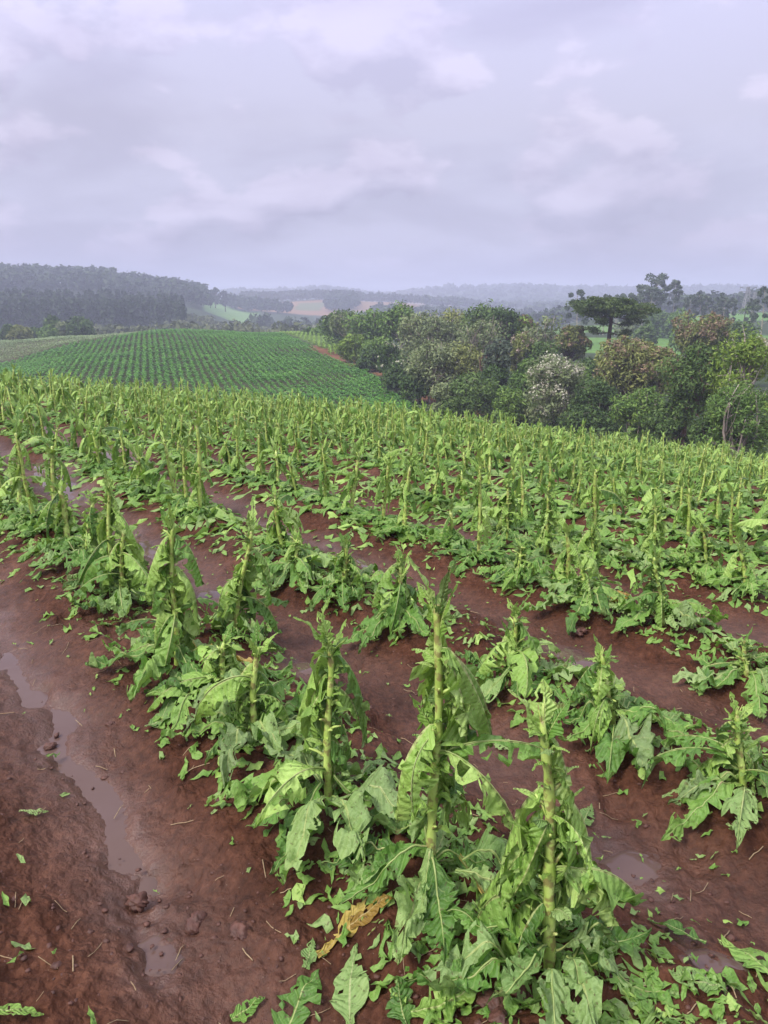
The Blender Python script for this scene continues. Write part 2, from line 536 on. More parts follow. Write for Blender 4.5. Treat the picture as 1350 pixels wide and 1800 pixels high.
def foliage_material(name, dark, mid, light, scale=0.7, transl=0.18, rough=0.6):
    m, nt, out = new_mat(name)
    L = nt.links.new
    bs = node(nt, 'ShaderNodeBsdfPrincipled', inp={'Roughness': rough})
    bs.inputs['Specular IOR Level'].default_value = 0.25
    geo = node(nt, 'ShaderNodeNewGeometry')
    oi = node(nt, 'ShaderNodeObjectInfo')
    n1 = noise(nt, scale, 3, 0.5, geo.outputs['Position'])
    f = math_(nt, 'ADD', math_(nt, 'MULTIPLY', geo.outputs['Random Per Island'], 0.45), math_(nt, 'MULTIPLY', n1, 0.65))
    f = math_(nt, 'ADD', f, math_(nt, 'MULTIPLY', math_(nt, 'SUBTRACT', oi.outputs['Random'], 0.5), 0.2))
    r = ramp(nt, [(0.22, dark), (0.52, mid), (0.86, light)])
    L(f, r.inputs[0])
    L(r.outputs[0], bs.inputs['Base Color'])
    tr = node(nt, 'ShaderNodeBsdfTranslucent')
    L(r.outputs[0], tr.inputs[0])
    ms = node(nt, 'ShaderNodeMixShader', inp={0: transl})
    L(bs.outputs[0], ms.inputs[1]); L(tr.outputs[0], ms.inputs[2])
    L(ms.outputs[0], out.inputs[0])
    return m


def bark_material(name, a, b, scale=6.0):
    m, nt, out = new_mat(name)
    L = nt.links.new
    bs = node(nt, 'ShaderNodeBsdfPrincipled', inp={'Roughness': 0.85})
    tc = node(nt, 'ShaderNodeTexCoord')
    mp = node(nt, 'ShaderNodeMapping', inp={'Scale': (1, 1, 0.3)})
    L(tc.outputs['Object'], mp.inputs[0])
    n1 = noise(nt, scale, 5, 0.65, mp.outputs[0])
    r = ramp(nt, [(0.3, a), (0.7, b)])
    L(n1, r.inputs[0]); L(r.outputs[0], bs.inputs['Base Color'])
    bm = node(nt, 'ShaderNodeBump', inp={'Strength': 0.6, 'Distance': 0.03})
    L(n1, bm.inputs['Height']); L(bm.outputs[0], bs.inputs['Normal'])
    L(bs.outputs[0], out.inputs[0])
    return m


def metal_material():
    m, nt, out = new_mat('galvanised_steel')
    bs = node(nt, 'ShaderNodeBsdfPrincipled', inp={'Roughness': 0.5, 'Metallic': 0.6})
    r = ramp(nt, [(0.3, (0.16, 0.16, 0.17)), (0.7, (0.26, 0.26, 0.27))])
    nt.links.new(noise(nt, 1.2, 3), r.inputs[0]); nt.links.new(r.outputs[0], bs.inputs['Base Color'])
    nt.links.new(bs.outputs[0], out.inputs[0])
    return m


M = {
    'soil': soil_material(), 'clod': clod_material(), 'water': water_material(), 'stem': stem_material(), 'rib': rib_material(),
    'leaf': leaf_material('torn_green_leaf', (0.034, 0.094, 0.014), (0.122, 0.265, 0.042), (0.280, 0.450, 0.098), (0.32, 0.42, 0.18), (0.40, 0.47, 0.17)),
    'leaf_pale': leaf_material('bruised_pale_leaf', (0.09, 0.18, 0.045), (0.19, 0.32, 0.09), (0.31, 0.44, 0.15), (0.32, 0.44, 0.18), (0.42, 0.48, 0.22), rough=0.5),
    'leaf_fresh': leaf_material('fresh_top_leaf', (0.15, 0.285, 0.045), (0.29, 0.475, 0.095), (0.45, 0.62, 0.18), (0.36, 0.45, 0.18), (0.46, 0.52, 0.20)),
    'leaf_yellow': leaf_material('withered_yellow_leaf', (0.20, 0.11, 0.02), (0.40, 0.28, 0.05), (0.52, 0.42, 0.11), (0.45, 0.36, 0.14), (0.46, 0.36, 0.15), vein=0.2),
    'crop': foliage_material('dark_crop_leaf', (0.0379, 0.1258, 0.0164), (0.0758, 0.2216, 0.0269), (0.142, 0.3324, 0.0447), scale=0.12),
    'crop_pale': foliage_material('pale_crop_leaf', (0.13, 0.20, 0.08), (0.20, 0.29, 0.12), (0.28, 0.36, 0.17), scale=0.12),
    'crop_bright': foliage_material('yellow_green_crop_leaf', (0.12, 0.23, 0.03), (0.19, 0.33, 0.05), (0.27, 0.40, 0.09), scale=0.2),
    'f_dark': foliage_material('dark_green_foliage', (0.0267, 0.0593, 0.0177), (0.0667, 0.1286, 0.0324), (0.1512, 0.2372, 0.059)),
    'f_mid': foliage_material('mid_green_foliage', (0.0526, 0.1104, 0.0222), (0.1194, 0.2228, 0.0444), (0.2507, 0.3714, 0.0792)),
    'f_grey': foliage_material('grey_green_foliage', (0.0817, 0.1159, 0.0462), (0.1736, 0.2297, 0.0979), (0.3063, 0.3594, 0.1689)),
    'f_olive': foliage_material('olive_foliage', (0.0824, 0.1057, 0.0269), (0.1764, 0.2168, 0.0606), (0.3135, 0.3394, 0.1092)),
    'f_bright': foliage_material('yellow_green_foliage', (0.0616, 0.1187, 0.0153), (0.1464, 0.245, 0.0332), (0.2774, 0.386, 0.0703)),
    'f_copper': foliage_material('copper_brown_foliage', (0.10, 0.085, 0.045), (0.235, 0.175, 0.105), (0.38, 0.285, 0.19), scale=0.45),
    'f_euc': foliage_material('blue_grey_foliage', (0.039, 0.0624, 0.039), (0.078, 0.117, 0.0715), (0.1495, 0.1885, 0.117)),
    'f_arau': foliage_material('blackish_needle_foliage', (0.0203, 0.045, 0.0119), (0.0506, 0.093, 0.0238), (0.1181, 0.1726, 0.0451)),
    'blossom': foliage_material('cream_blossom', (0.322, 0.3335, 0.23), (0.483, 0.483, 0.3565), (0.667, 0.6325, 0.529)),
    'blossom_pink': foliage_material('pinkish_blossom', (0.30, 0.22, 0.17), (0.42, 0.33, 0.28), (0.52, 0.44, 0.38)),
    'forest': foliage_material('far_forest_foliage', (0.009, 0.020, 0.010), (0.026, 0.050, 0.022), (0.062, 0.096, 0.042), scale=0.035),
    'forest_grey': foliage_material('far_scrub_foliage', (0.0468, 0.0644, 0.0272), (0.0936, 0.1173, 0.0494), (0.1716, 0.193, 0.0864), scale=0.06),
    'bark_pale': bark_material('pale_grey_bark', (0.22, 0.18, 0.145), (0.44, 0.39, 0.33)),
    'bark_dark': bark_material('dark_brown_bark', (0.045, 0.030, 0.024), (0.115, 0.078, 0.060)),
    'bark_red': bark_material('red_brown_bark', (0.09, 0.05, 0.035), (0.20, 0.115, 0.08)),
    'steel': metal_material(), 'straw': bark_material('dry_straw', (0.22, 0.15, 0.08), (0.42, 0.32, 0.19), 40.0),
}

# ------------------------------------------------------------------ the ground
def row_profile(X, Y):
    """Ridge and furrow: -> (height, p) with p = 1 on a ridge top and -1 in a furrow."""
    s = X * RNOR[0] + Y * RNOR[1] + 0.07 * vnoise(X * 0.55, Y * 0.55, 3) + 0.03 * vnoise(X * 1.9, Y * 1.9, 4)
    p = np.cos(2 * PI * s / ROW)
    return 0.17 * ((p + 1) / 2) ** 0.85 - 0.075, p


RILLS = [   # where water stands or runs: picture points on the soil, half width (m)
    ([(-30, 1080), (20, 1135), (30, 1185), (110, 1250), (70, 1315), (110, 1372), (205, 1415), (232, 1465), (208, 1545), (200, 1612)], 0.055),
    ([(205, 1640), (245, 1690), (232, 1740)], 0.035),
    ([(1040, 1490), (1075, 1520), (1112, 1562)], 0.075),
    ([(905, 1125), (955, 1160), (1000, 1205)], 0.085),
    ([(480, 1170), (520, 1210)], 0.07),
    ([(335, 1030), (352, 1060)], 0.06), ([(225, 930), (275, 985)], 0.07),
    ([(560, 955), (650, 1020)], 0.075), ([(440, 915), (485, 945)], 0.08),
    ([(100, 805), (150, 880)], 0.11), ([(10, 700), (70, 760)], 0.12),
    ([(205, 785), (255, 815)], 0.11), ([(1290, 1030), (1240, 1000)], 0.07), ([(1180, 1690), (1230, 1780)], 0.05),
]
RILL_XY = []
for pts_, w_ in RILLS:
    q = np.array([px_ground(a, b, lambda X, Y: ground_at(X, Y) - 0.05) for a, b in pts_])
    # smooth densify
    t = np.linspace(0, len(q) - 1, (len(q) - 1) * 6 + 1)
    q = np.c_[np.interp(t, np.arange(len(q)), q[:, 0]), np.interp(t, np.arange(len(q)), q[:, 1])]
    off = np.linspace(-.05, .05, 11)
    gx, gy = q[:, 0, None] + off * RNOR[0], q[:, 1, None] + off * RNOR[1]
    k = np.argmin(ground_at(gx, gy) + row_profile(gx, gy)[0] + 0.030 * fbm(gx * 3.1, gy * 3.1, 3, 21), axis=1)
    q = q + off[k][:, None] * RNOR
    for _ in range(4):
        q[1:-1] = (q[:-2] + 2 * q[1:-1] + q[2:]) / 4
    RILL_XY.append((q, w_))


def rill_field(X, Y):
    """-> depth factor 0..1 near the rills."""
    f = np.zeros_like(X)
    for q, w in RILL_XY:
        ww = w * (1 + 0.35 * vnoise(X * 9, Y * 9, 11))
        m = (X > q[:, 0].min() - 0.8) & (X < q[:, 0].max() + 0.8) & (Y > q[:, 1].min() - 0.8) & (Y < q[:, 1].max() + 0.8)
        if not m.any():
            continue
        x, y = X[m], Y[m]
        d2 = np.full(x.shape, 1e9)
        for a, b in zip(q[:-1], q[1:]):
            ab = b - a
            tt = np.clip(((x - a[0]) * ab[0] + (y - a[1]) * ab[1]) / (ab @ ab + 1e-12), 0, 1)
            d2 = np.minimum(d2, (x - a[0] - tt * ab[0]) ** 2 + (y - a[1] - tt * ab[1]) ** 2)
        f[m] = np.maximum(f[m], np.exp(-d2 / (ww[m] ** 2 if np.ndim(ww) else ww ** 2)))
    return f


def soil_height(X, Y, fine=True):
    X = np.asarray(X, float); Y = np.asarray(Y, float)
    r = np.hypot(X, Y)
    z = ground_at(X, Y)
    fieldw = 1 - sstep(42, 60, r)
    prof, p = row_profile(X, Y)
    rough = 0.65 + 0.35 * np.clip(p, -1, 1)
    det = 0.030 * fbm(X * 3.1, Y * 3.1, 3, 21) + 0.046 * rough * fbm(X * 9, Y * 9, 4, 31)
    if fine:
        lump = np.clip(vnoise(X * 17, Y * 17, 41), 0, 1) ** 1.5
        det = det + 0.034 * lump * rough + 0.007 * vnoise(X * 45, Y * 45, 51)
        # toes of slumped earth, foot prints
        det = det - 0.028 * sstep(0.45, 0.8, vnoise(X * 5.5, Y * 4.1, 61)) * (1 - sstep(6, 12, r))
    return z + fieldw * (prof + det) + (1 - fieldw) * 0.15 * vnoise(X / 6, Y / 6, 71)


def build_ground():
    th_f = np.arange(math.radians(-45), math.radians(45), 0.0048)
    th_b = np.radians(np.arange(48, 314, 6.0))
    th = np.r_[th_f, th_b]
    r1 = np.exp(np.arange(math.log(0.35), math.log(62), 0.0066))
    r2 = np.exp(np.arange(math.log(62) + 0.014, math.log(3600), 0.018))
    R = np.r_[r1, r2, 3600]
    Rg, Tg = np.meshgrid(R, th, indexing='ij')
    X, Y = Rg * np.sin(Tg), Rg * np.cos(Tg)
    Z = soil_height(X, Y)
    near = Rg < 20
    ril = np.zeros_like(X)
    ril[near] = rill_field(X[near], Y[near])
    prof, p = row_profile(X, Y)
    Z = Z - 0.026 * ril
    fieldw = 1 - sstep(44, 60, Rg)
    wet = np.clip(0.55 * np.clip(-p - 0.1, 0, 1) * (1 - sstep(8, 30, Rg) * .5) + 0.9 * np.sqrt(ril) + 0.25 * vnoise(X * 1.3, Y * 1.3, 81), 0, 1) * fieldw
    # colours of the land beyond the field: what grows or lies there
    az = np.degrees(np.arctan2(X, Y))
    tint = np.empty(X.shape + (3,)); tint[:] = (0.035, 0.055, 0.022)         # forest floor and rank grass
    def put(mask, c):
        tint[mask] = c
    put((Rg < 75), (0.075, 0.050, 0.025))
    put(hill_mask(X, Y), (0.050, 0.050, 0.022))
    put(pale_mask(X, Y), (0.075, 0.065, 0.035))
    put(bright_mask(X, Y), (0.10, 0.16, 0.035))
    tr = track_dist(X, Y)
    put(tr < 2.2 + 0.8 * vnoise(X * .4, Y * .4, 91), (0.16, 0.075, 0.042))
    wob = 25 * fbm(X / 60, Y / 60, 3, 95)
    # pastures right, behind the wood
    put((az > 12) & (az < 34) & (Rg + wob * .4 > 205) & (Rg + wob * .4 < 265), (0.10, 0.20, 0.045))
    put((az > 9) & (az < 17) & (Rg > 300) & (Rg < 345), (0.11, 0.20, 0.05))
    put((az > 22) & (az < 40) & (Rg > 350) & (Rg < 470), (0.10, 0.21, 0.045))
    # far fields in the middle
    a2 = az + 0.6 * fbm(X / 90, Y / 90, 2, 97)
    put((a2 > -13.0) & (a2 < -9.3) & (Rg > 660) & (Rg < 900), (0.13, 0.24, 0.065))
    put((a2 > -10.6) & (a2 < -3.2) & (Rg > 880) & (Rg < 1125), (0.24, 0.145, 0.08))
    put((a2 > -6.6) & (a2 < -4.6) & (Rg > 960) & (Rg < 1060), (0.13, 0.15, 0.07))
    put((a2 > -2.6) & (a2 < 2.6) & (Rg > 930) & (Rg < 1130), (0.22, 0.145, 0.085))
    put((a2 > 0.5) & (a2 < 5.0) & (Rg > 1500) & (Rg < 1900), (0.22, 0.16, 0.09))
    nr, nt_ = X.shape
    V = np.c_[X.ravel(), Y.ravel(), Z.ravel()]
    i, j = np.meshgrid(np.arange(nr - 1), np.arange(nt_), indexing='ij')
    a = (i * nt_ + j).ravel(); b = (i * nt_ + (j + 1) % nt_).ravel()
    Q = np.c_[a, a + nt_, b + nt_, b]
    # centre cap
    V = np.r_[V, [[0, 0, float(soil_height(0.0, 0.0))]]]
    Tt = np.c_[np.arange(nt_), (np.arange(nt_) + 1) % nt_, np.full(nt_, len(V) - 1)][:, ::1]
    f1 = lambda arr: np.r_[arr.ravel(), arr.ravel()[:1]]
    me = make_mesh('ground', V, [Q, Tt], [M['soil']], None, True, None,
                   {'tint': np.r_[tint.reshape(-1, 3), tint.reshape(-1, 3)[:1]], 'wet': f1(wet), 'soil': f1(1 - sstep(46, 58, Rg))})
    return tag(link('ground', me), kind='structure')


# boundaries of the fields, as lines on the ground
B_R = np.array([(-34, 226), (-24, 190), (-12, 148), (-3.5, 127), (1.2, 100), (4.5, 78), (5, 55)], float)    # right edge of the planted hill
B_L = np.array([(-90, 118), (-78, 150), (-66, 172), (-62, 196), (-60, 240)], float)                         # its left edge


def hill_mask(X, Y):
    xr = np.interp(Y, B_R[::-1, 1], B_R[::-1, 0]); xl = np.interp(Y, B_L[:, 1], B_L[:, 0])
    return (X < xr) & (X > xl) & (Y > 56) & (Y < 226)


def pale_mask(X, Y):
    xl = np.interp(Y, B_L[:, 1], B_L[:, 0])
    return (X < xl - 2.5) & (X > -150) & (Y > 120) & (Y < 210)


def bright_mask(X, Y):
    xr = np.interp(Y, B_R[::-1, 1], B_R[::-1, 0])
    return (X > xr + 2) & (X < -8) & (Y > 150) & (Y < 235)


def track_dist(X, Y):
    q = np.array([(-16, 165), (-6, 140), (0.5, 122), (6, 100), (9.5, 80), (14, 62), (30, 50)], float)
    d = np.full(X.shape, 1e9)
    m = (np.abs(X) < 60) & (Y > 40) & (Y < 190)
    x, y = X[m], Y[m]; dm = d[m]
    for a, b in zip(q[:-1], q[1:]):
        ab = b - a
        t = np.clip(((x - a[0]) * ab[0] + (y - a[1]) * ab[1]) / (ab @ ab), 0, 1)
        dm = np.minimum(dm, np.hypot(x - a[0] - t * ab[0], y - a[1] - t * ab[1]))
    d[m] = dm
    return d


build_ground()


def build_puddles():
    for k, (q, w) in enumerate(RILL_XY):
        n = len(q)
        tg = np.gradient(q, axis=0); tg /= np.linalg.norm(tg, axis=1)[:, None]
        nn = np.c_[-tg[:, 1], tg[:, 0]]
        m = 13
        vv = np.linspace(-1, 1, m)
        end = np.sin(np.linspace(0.10, PI - 0.10, n)) ** 0.4
        P = q[:, None, :] + nn[:, None, :] * (vv[None, :, None] * (w * 3.0 * end)[:, None, None])
        x, y = P[..., 0].ravel(), P[..., 1].ravel()
        g = (soil_height(x, y) - 0.026 * rill_field(x, y)).reshape(n, m)
        lo = np.sort(g[:, 4:9], axis=1)[:, 1]
        for _ in range(14):
            lo[1:-1] = (lo[:-2] + 2 * lo[1:-1] + lo[2:]) / 4
        z = (lo[:, None] + 0.010 - 0.07 * np.clip(np.abs(vv)[None, :] - .45, 0, 1) ** 1.5 - 0.05 * (1 - sstep(0, .22, np.minimum(np.linspace(0, 1, n), np.linspace(1, 0, n))))[:, None] ** 2).ravel()
        i, j = np.meshgrid(np.arange(n - 1), np.arange(m - 1), indexing='ij')
        a = (i * m + j).ravel()
        Q = np.c_[a, a + 1, a + 1 + m, a + m]
        tag(link('puddle_water', make_mesh('puddle_water', np.c_[x, y, z], [Q], [M['water']])), kind='structure')


build_puddles()

# ------------------------------------------------------------------ leaves
def leaf_geo(rng, L, W, nu=16, vs_=(-1, -.72, -.42, -.14, 0, .14, .42, .72, 1), a0=0.0, a1=0.0, bp=1.0, fold=0.2, fold2=None,
             wave=0.1, rag=0.4, twist=0.0, holes=2, pet=0.10, crumple=0.0, slash=0, wrin=0.0):
    """A broad pointed leaf that starts at the origin and runs along +X; angles are the midrib's slope at base and tip."""
    vs_ = np.asarray(vs_, float)
    nv = len(vs_)
    u = np.linspace(0, 1, nu)
    a = a0 + (a1 - a0) * u ** bp + 0.12 * vnoise(u * 3.5, np.full(nu, rng.random() * 50), 5)
    ds = L / (nu - 1)
    am = (a[:-1] + a[1:]) / 2
    cx = np.r_[0, np.cumsum(np.cos(am) * ds)]; cz = np.r_[0, np.cumsum(np.sin(am) * ds)]
    yaw = 0.35 * (rng.random() - .5) * u ** 2 * L
    C = np.c_[cx, yaw, cz]
    Nn = np.c_[-np.sin(a), np.zeros(nu), np.cos(a)]
    tw = twist * u
    S = np.c_[np.zeros(nu), np.cos(tw), np.zeros(nu)] + Nn * np.sin(tw)[:, None]
    N2 = Nn * np.cos(tw)[:, None] - np.c_[np.zeros(nu), np.ones(nu), np.zeros(nu)] * np.sin(tw)[:, None]
    uu = np.clip((u - pet) / (1 - pet), 0, 1)
    w = W / 2 * np.clip(np.sin(PI * uu ** 0.78) ** 0.85 * (1.06 - 0.2 * uu), 0, None)
    w = np.maximum(w, 0.010 * (1 - u) + 0.0015)
    ff = fold if fold2 is None else fold + (fold2 - fold) * u
    ff = np.broadcast_to(ff, (nu,))
    V = np.empty((nu, nv, 3)); UV = np.empty((nu, nv, 2))
    for side in (-1, 1):
        sd_ = side * 9.0 + rng.random() * 99
        tear = .55 * np.clip(vnoise(u * 4.5, np.full(nu, sd_), 7), 0, 1) + .35 * np.clip(vnoise(u * 10, np.full(nu, sd_ + 3), 8), 0, 1) + .05 * rng.random(nu)
        if nu > 8:
            for _ in range(int(rng.integers(2, 6))):      # rips reaching towards the rib
                iu = int(rng.integers(2, nu - 1)); tear[iu] += rng.uniform(.4, .9)
        else:
            tear = tear + rng.random(nu) ** 3 * .6
        wl = w * (1 - rag * np.clip(tear, 0, 0.95) * sstep(0.05, 0.3, u))
        k, ph = rng.uniform(1.5, 3.2), rng.random() * 6.3
        for j, v in enumerate(vs_):
            if (v < 0) != (side < 0) and v != 0:
                continue
            av = abs(v)
            d = ff + 0.35 * av * wave * 3 * np.sin(2 * PI * k * .5 * u + ph)
            lat = (S * (np.cos(d) * np.sign(v))[:, None] - N2 * np.sin(d)[:, None])
            P = C + lat * (av * wl)[:, None] + N2 * (wave * w * av ** 1.3 * np.sin(2 * PI * k * u + ph + av))[:, None]
            if v == 0:
                P = C + N2 * 0.004
            elif av < 0.2:
                P = P - N2 * 0.001
            V[:, j] = P
            UV[:, j, 0] = u; UV[:, j, 1] = v
    if wrin:
        so = rng.random() * 90
        wr = vnoise(np.repeat(u, nv) * 4.5 + so, np.tile(vs_, nu) * 1.6 + so * .7, 17) + .5 * vnoise(np.repeat(u, nv) * min(10.0, nu * .42) + so, np.tile(vs_, nu) * 2.2, 19)
        V = V + (np.repeat(N2, nv, 0) * (wrin * W * wr * np.abs(np.tile(vs_, nu)) ** .6 * np.repeat(sstep(.05, .3, u), nv))[:, None]).reshape(V.shape)
    if crumple:
        q = V.reshape(-1, 3)
        V = (q + np.c_[np.zeros(len(q)), np.zeros(len(q)), crumple * vnoise(q[:, 0] * 22 + rng.random() * 50, q[:, 1] * 22, 9)]).reshape(V.shape)
    i, j = np.meshgrid(np.arange(nu - 1), np.arange(nv - 1), indexing='ij')
    i, j = i.ravel(), j.ravel()
    keep = np.ones(len(i), bool)
    for _ in range(holes):
        hu, hv = rng.uniform(.2, .95) * (nu - 1), rng.choice([rng.uniform(0.2, 2.6), rng.uniform(nv - 3.6, nv - 1.2)])
        keep &= ~((np.abs(i + .5 - hu) < rng.uniform(.5, 1.1)) & (np.abs(j + .5 - hv) < rng.uniform(.5, 1.1)) & (np.abs(j + .5 - (nv - 1) / 2) > 1.0))
    for _ in range(slash):
        iu, sd, dp = int(rng.integers(int(nu * .2), nu - 1)), rng.random() < .5, int(rng.integers(1, max(2, nv // 2)))
        wd_ = 1 if rng.random() < .75 else 2
        for q in range(dp):
            jj = q if sd else nv - 2 - q
            sh = iu - (dp - 1 - q) // 2
            keep &= ~((i >= sh) & (i < sh + (wd_ if q < dp - 1 else 1)) & (j == jj))
    a_ = (i * nv + j)[keep]
    Q = np.c_[a_, a_ + nv, a_ + nv + 1, a_ + 1]
    return V.reshape(-1, 3), Q, UV.reshape(-1, 2)


LOWV = (-1, 0, 1)
MIDV = (-1, -.5, 0, .5, 1)


def leaf_variant(rng, kind, res):
    """res 0 = far, 1 = middle, 2 = near."""
    nu = (5, 10, 22)[res]
    vs_ = (LOWV, MIDV, (-1, -.72, -.42, -.14, 0, .14, .42, .72, 1))[res]
    ho = (0, 2, 7)[res]
    sl = dict(slash=(0, 2, 4)[res], wrin=(.0, .16, .24)[res])
    if kind == 'hang':      # out and over, then straight down beside the stem
        return leaf_geo(rng, rng.uniform(.32, .46), rng.uniform(.13, .21), nu, vs_, rng.uniform(.5, 1.15), rng.uniform(-1.75, -1.45), rng.uniform(.40, .62),
                        rng.uniform(.35, .7), rng.uniform(.9, 1.35), .22, rng.uniform(.35, .75), rng.uniform(-.7, .7), ho, **sl)
    if kind == 'cloak':     # limp, clinging to the stem
        return leaf_geo(rng, rng.uniform(.26, .44), rng.uniform(.11, .17), nu, vs_, rng.uniform(.7, 1.2), rng.uniform(-1.68, -1.50), rng.uniform(.12, .22),
                        rng.uniform(.35, .8), rng.uniform(.7, 1.25), .20, rng.uniform(.25, .65), rng.uniform(-.9, .9), ho, pet=.04, **sl)
    if kind == 'strip':     # little left but the rib
        return leaf_geo(rng, rng.uniform(.22, .38), rng.uniform(.05, .10), nu, vs_, rng.uniform(.6, 1.2), rng.uniform(-1.7, -.9), rng.uniform(.6, 1.0),
                        .4, .9, .25, .85, rng.uniform(-1, 1), ho, **sl)
    if kind == 'arch':      # stands out in an arch
        return leaf_geo(rng, rng.uniform(.34, .48), rng.uniform(.15, .22), nu, vs_, rng.uniform(.35, .8), rng.uniform(-1.2, -.8), .9,
                        rng.uniform(.15, .45), rng.uniform(.5, .9), .16, rng.uniform(.3, .6), rng.uniform(-.5, .5), ho, **sl)
    if kind == 'skirt':     # sprawls on the ground
        return leaf_geo(rng, rng.uniform(.28, .42), rng.uniform(.10, .17), nu, vs_, rng.uniform(.1, .5), rng.uniform(-.45, -.2), .7,
                        rng.uniform(-.1, .3), rng.uniform(.1, .5), .24, rng.uniform(.45, .85), rng.uniform(-.6, .6), ho, crumple=.012, **sl)
    if kind == 'top':       # small, upright, torn
        return leaf_geo(rng, rng.uniform(.12, .22), rng.uniform(.04, .085), max(nu * 2 // 3, 4), vs_, rng.uniform(1.15, 1.5), rng.uniform(.5, 1.5), 1.2,
                        -.35, .1, .22, .6, rng.uniform(-.6, .6), ho // 2, pet=.03)
    if kind == 'stub':      # torn leaf base on the stem
        return leaf_geo(rng, rng.uniform(.06, .12), rng.uniform(.035, .075), max(nu // 2, 4), vs_, rng.uniform(.6, 1.3), rng.uniform(-.8, .6), 1.0,
                        -.2, .4, .3, .7, rng.uniform(-.8, .8), 0, pet=.02)


def leaf_set(res, n, seed):
    rng = np.random.default_rng(seed)
    return {k: [leaf_variant(rng, k, res) for _ in range(n)] for k in ('hang', 'cloak', 'strip', 'arch', 'skirt', 'top', 'stub')}


GEO = {0: leaf_set(0, 6, 100), 1: leaf_set(1, 10, 200), 2: leaf_set(2, 10, 300)}
LMAT = {'cloak': ['leaf', 'leaf_fresh', 'leaf_fresh', 'leaf', 'leaf_fresh'], 'hang': ['leaf', 'leaf_fresh', 'leaf', 'leaf_fresh', 'leaf_fresh', 'leaf_pale'], 'strip': ['leaf_fresh', 'leaf', 'leaf_pale'], 'arch': ['leaf', 'leaf', 'leaf_fresh'],
        'skirt': ['leaf', 'leaf', 'leaf', 'leaf_pale', 'leaf'], 'top': ['leaf_fresh', 'leaf_fresh', 'leaf'], 'stub': ['leaf_fresh', 'leaf_fresh', 'leaf_pale']}
LMESH, RIBMESH = {}, {}


def rib_mesh(V, nv, r0=.0052):
    C = V.reshape(-1, nv, 3)[:, nv // 2]
    n = len(C)
    mb = MB()
    mb.tube(C[:n - 1], r0 * np.linspace(1, .18, n - 1), 5)
    return mb.mesh('midrib', [M['rib']])


for res in (1, 2):
    for k, gl in GEO[res].items():
        for i, (V, Q, UV) in enumerate(gl):
            LMESH[res, k, i] = make_mesh('leaf', V, [Q], [M[LMAT[k][i % len(LMAT[k])]]], UV)
            if res == 2 and k in ('hang', 'arch'):
                RIBMESH[k, i] = rib_mesh(V, 9, .0036)


# ------------------------------------------------------------------ stems
def stem_geo(rng, H, top=(0.0, 0.0), ns=9, nr=16, r0=.017, stubs=8, snapped=False):
    mb = MB()
    t = np.linspace(0, 1, nr)
    ph = rng.random(4) * 6.3
    wob = .010 * min(1, H / .6)
    P = np.c_[top[0] * t ** 1.25 + wob * np.sin(t * 7 + ph[0]) * t, top[1] * t ** 1.25 + wob * np.sin(t * 6 + ph[1]) * t, t * H]
    P[0, 2] = -.05
    R = r0 * (1.06 - .42 * t) * (1 + .13 * np.sin(t * nr * 1.9 + ph[2])) * (1 + .18 * (rng.random(nr) - .5))
    if snapped:
        R[-1] *= .55
    mb.tube(P, R, ns)
    for k in range(stubs):
        tt = rng.uniform(.12, .96)
        b = np.array([np.interp(tt, t, P[:, i]) for i in range(3)])
        az = k * 2.4 + rng.random()
        L = rng.uniform(.025, .075)
        el = rng.uniform(.5, 1.1)
        d = np.array([math.cos(az) * math.cos(el), math.sin(az) * math.cos(el), math.sin(el)])
        s0 = b + d * r0 * .4
        mb.tube([s0, s0 + d * L * .5, s0 + d * L + np.array([0, 0, -L * .15])], np.array([.0075, .006, .0035]) * (r0 / .017), max(4, ns - 4))
    if snapped:       # splinters at the break
        for k in range(4):
            az = rng.random() * 6.3
            d = np.array([math.cos(az) * .3, math.sin(az) * .3, 1.0])
            mb.tube([P[-1] - [0, 0, .01], P[-1] + d * rng.uniform(.02, .05)], np.array([.004, .001]), 4)
    return mb, P


def bezier_pt(P, f):
    t = np.linspace(0, 1, len(P))
    return np.array([np.interp(f, t, P[:, i]) for i in range(3)])


def drape(V, x0, y0, z0, az, tilt_free, rng, bx, by, bz, lift):
    """Lay a flat leaf (local) on the soil: -> verts relative to the plant base (bx,by,bz)."""
    c, s = math.cos(az), math.sin(az)
    X = bx + x0 + V[:, 0] * c - V[:, 1] * s
    Y = by + y0 + V[:, 0] * s + V[:, 1] * c
    g = soil_height(X, Y)
    L = V[:, 0].max()
    u = np.clip(V[:, 0] / L, 0, 1)
    bump = .046 * np.clip(vnoise(X * 15 + az * 7, Y * 15, 13) + .2, 0, 2) + .010 * vnoise(X * 30, Y * 30, 15)
    Z = g + lift + np.maximum(bump + V[:, 2] * .9, 0.004 + .002 * vnoise(X * 50, Y * 50, 16))
    # comes down from the stem
    w = np.clip(1 - u / .28, 0, 1) ** 1.4
    Z = Z * (1 - w) + (bz + z0) * w + .03 * np.sin(PI * np.clip(u / .5, 0, 1)) * tilt_free
    return np.c_[X - bx, Y - by, Z - bz]


def sheltered(rng, bx, by, spread=2.1):
    """The storm came from the camera's side: what is left hangs on the other sides of a stem."""
    return math.atan2(by, bx) + rng.uniform(-spread, spread)


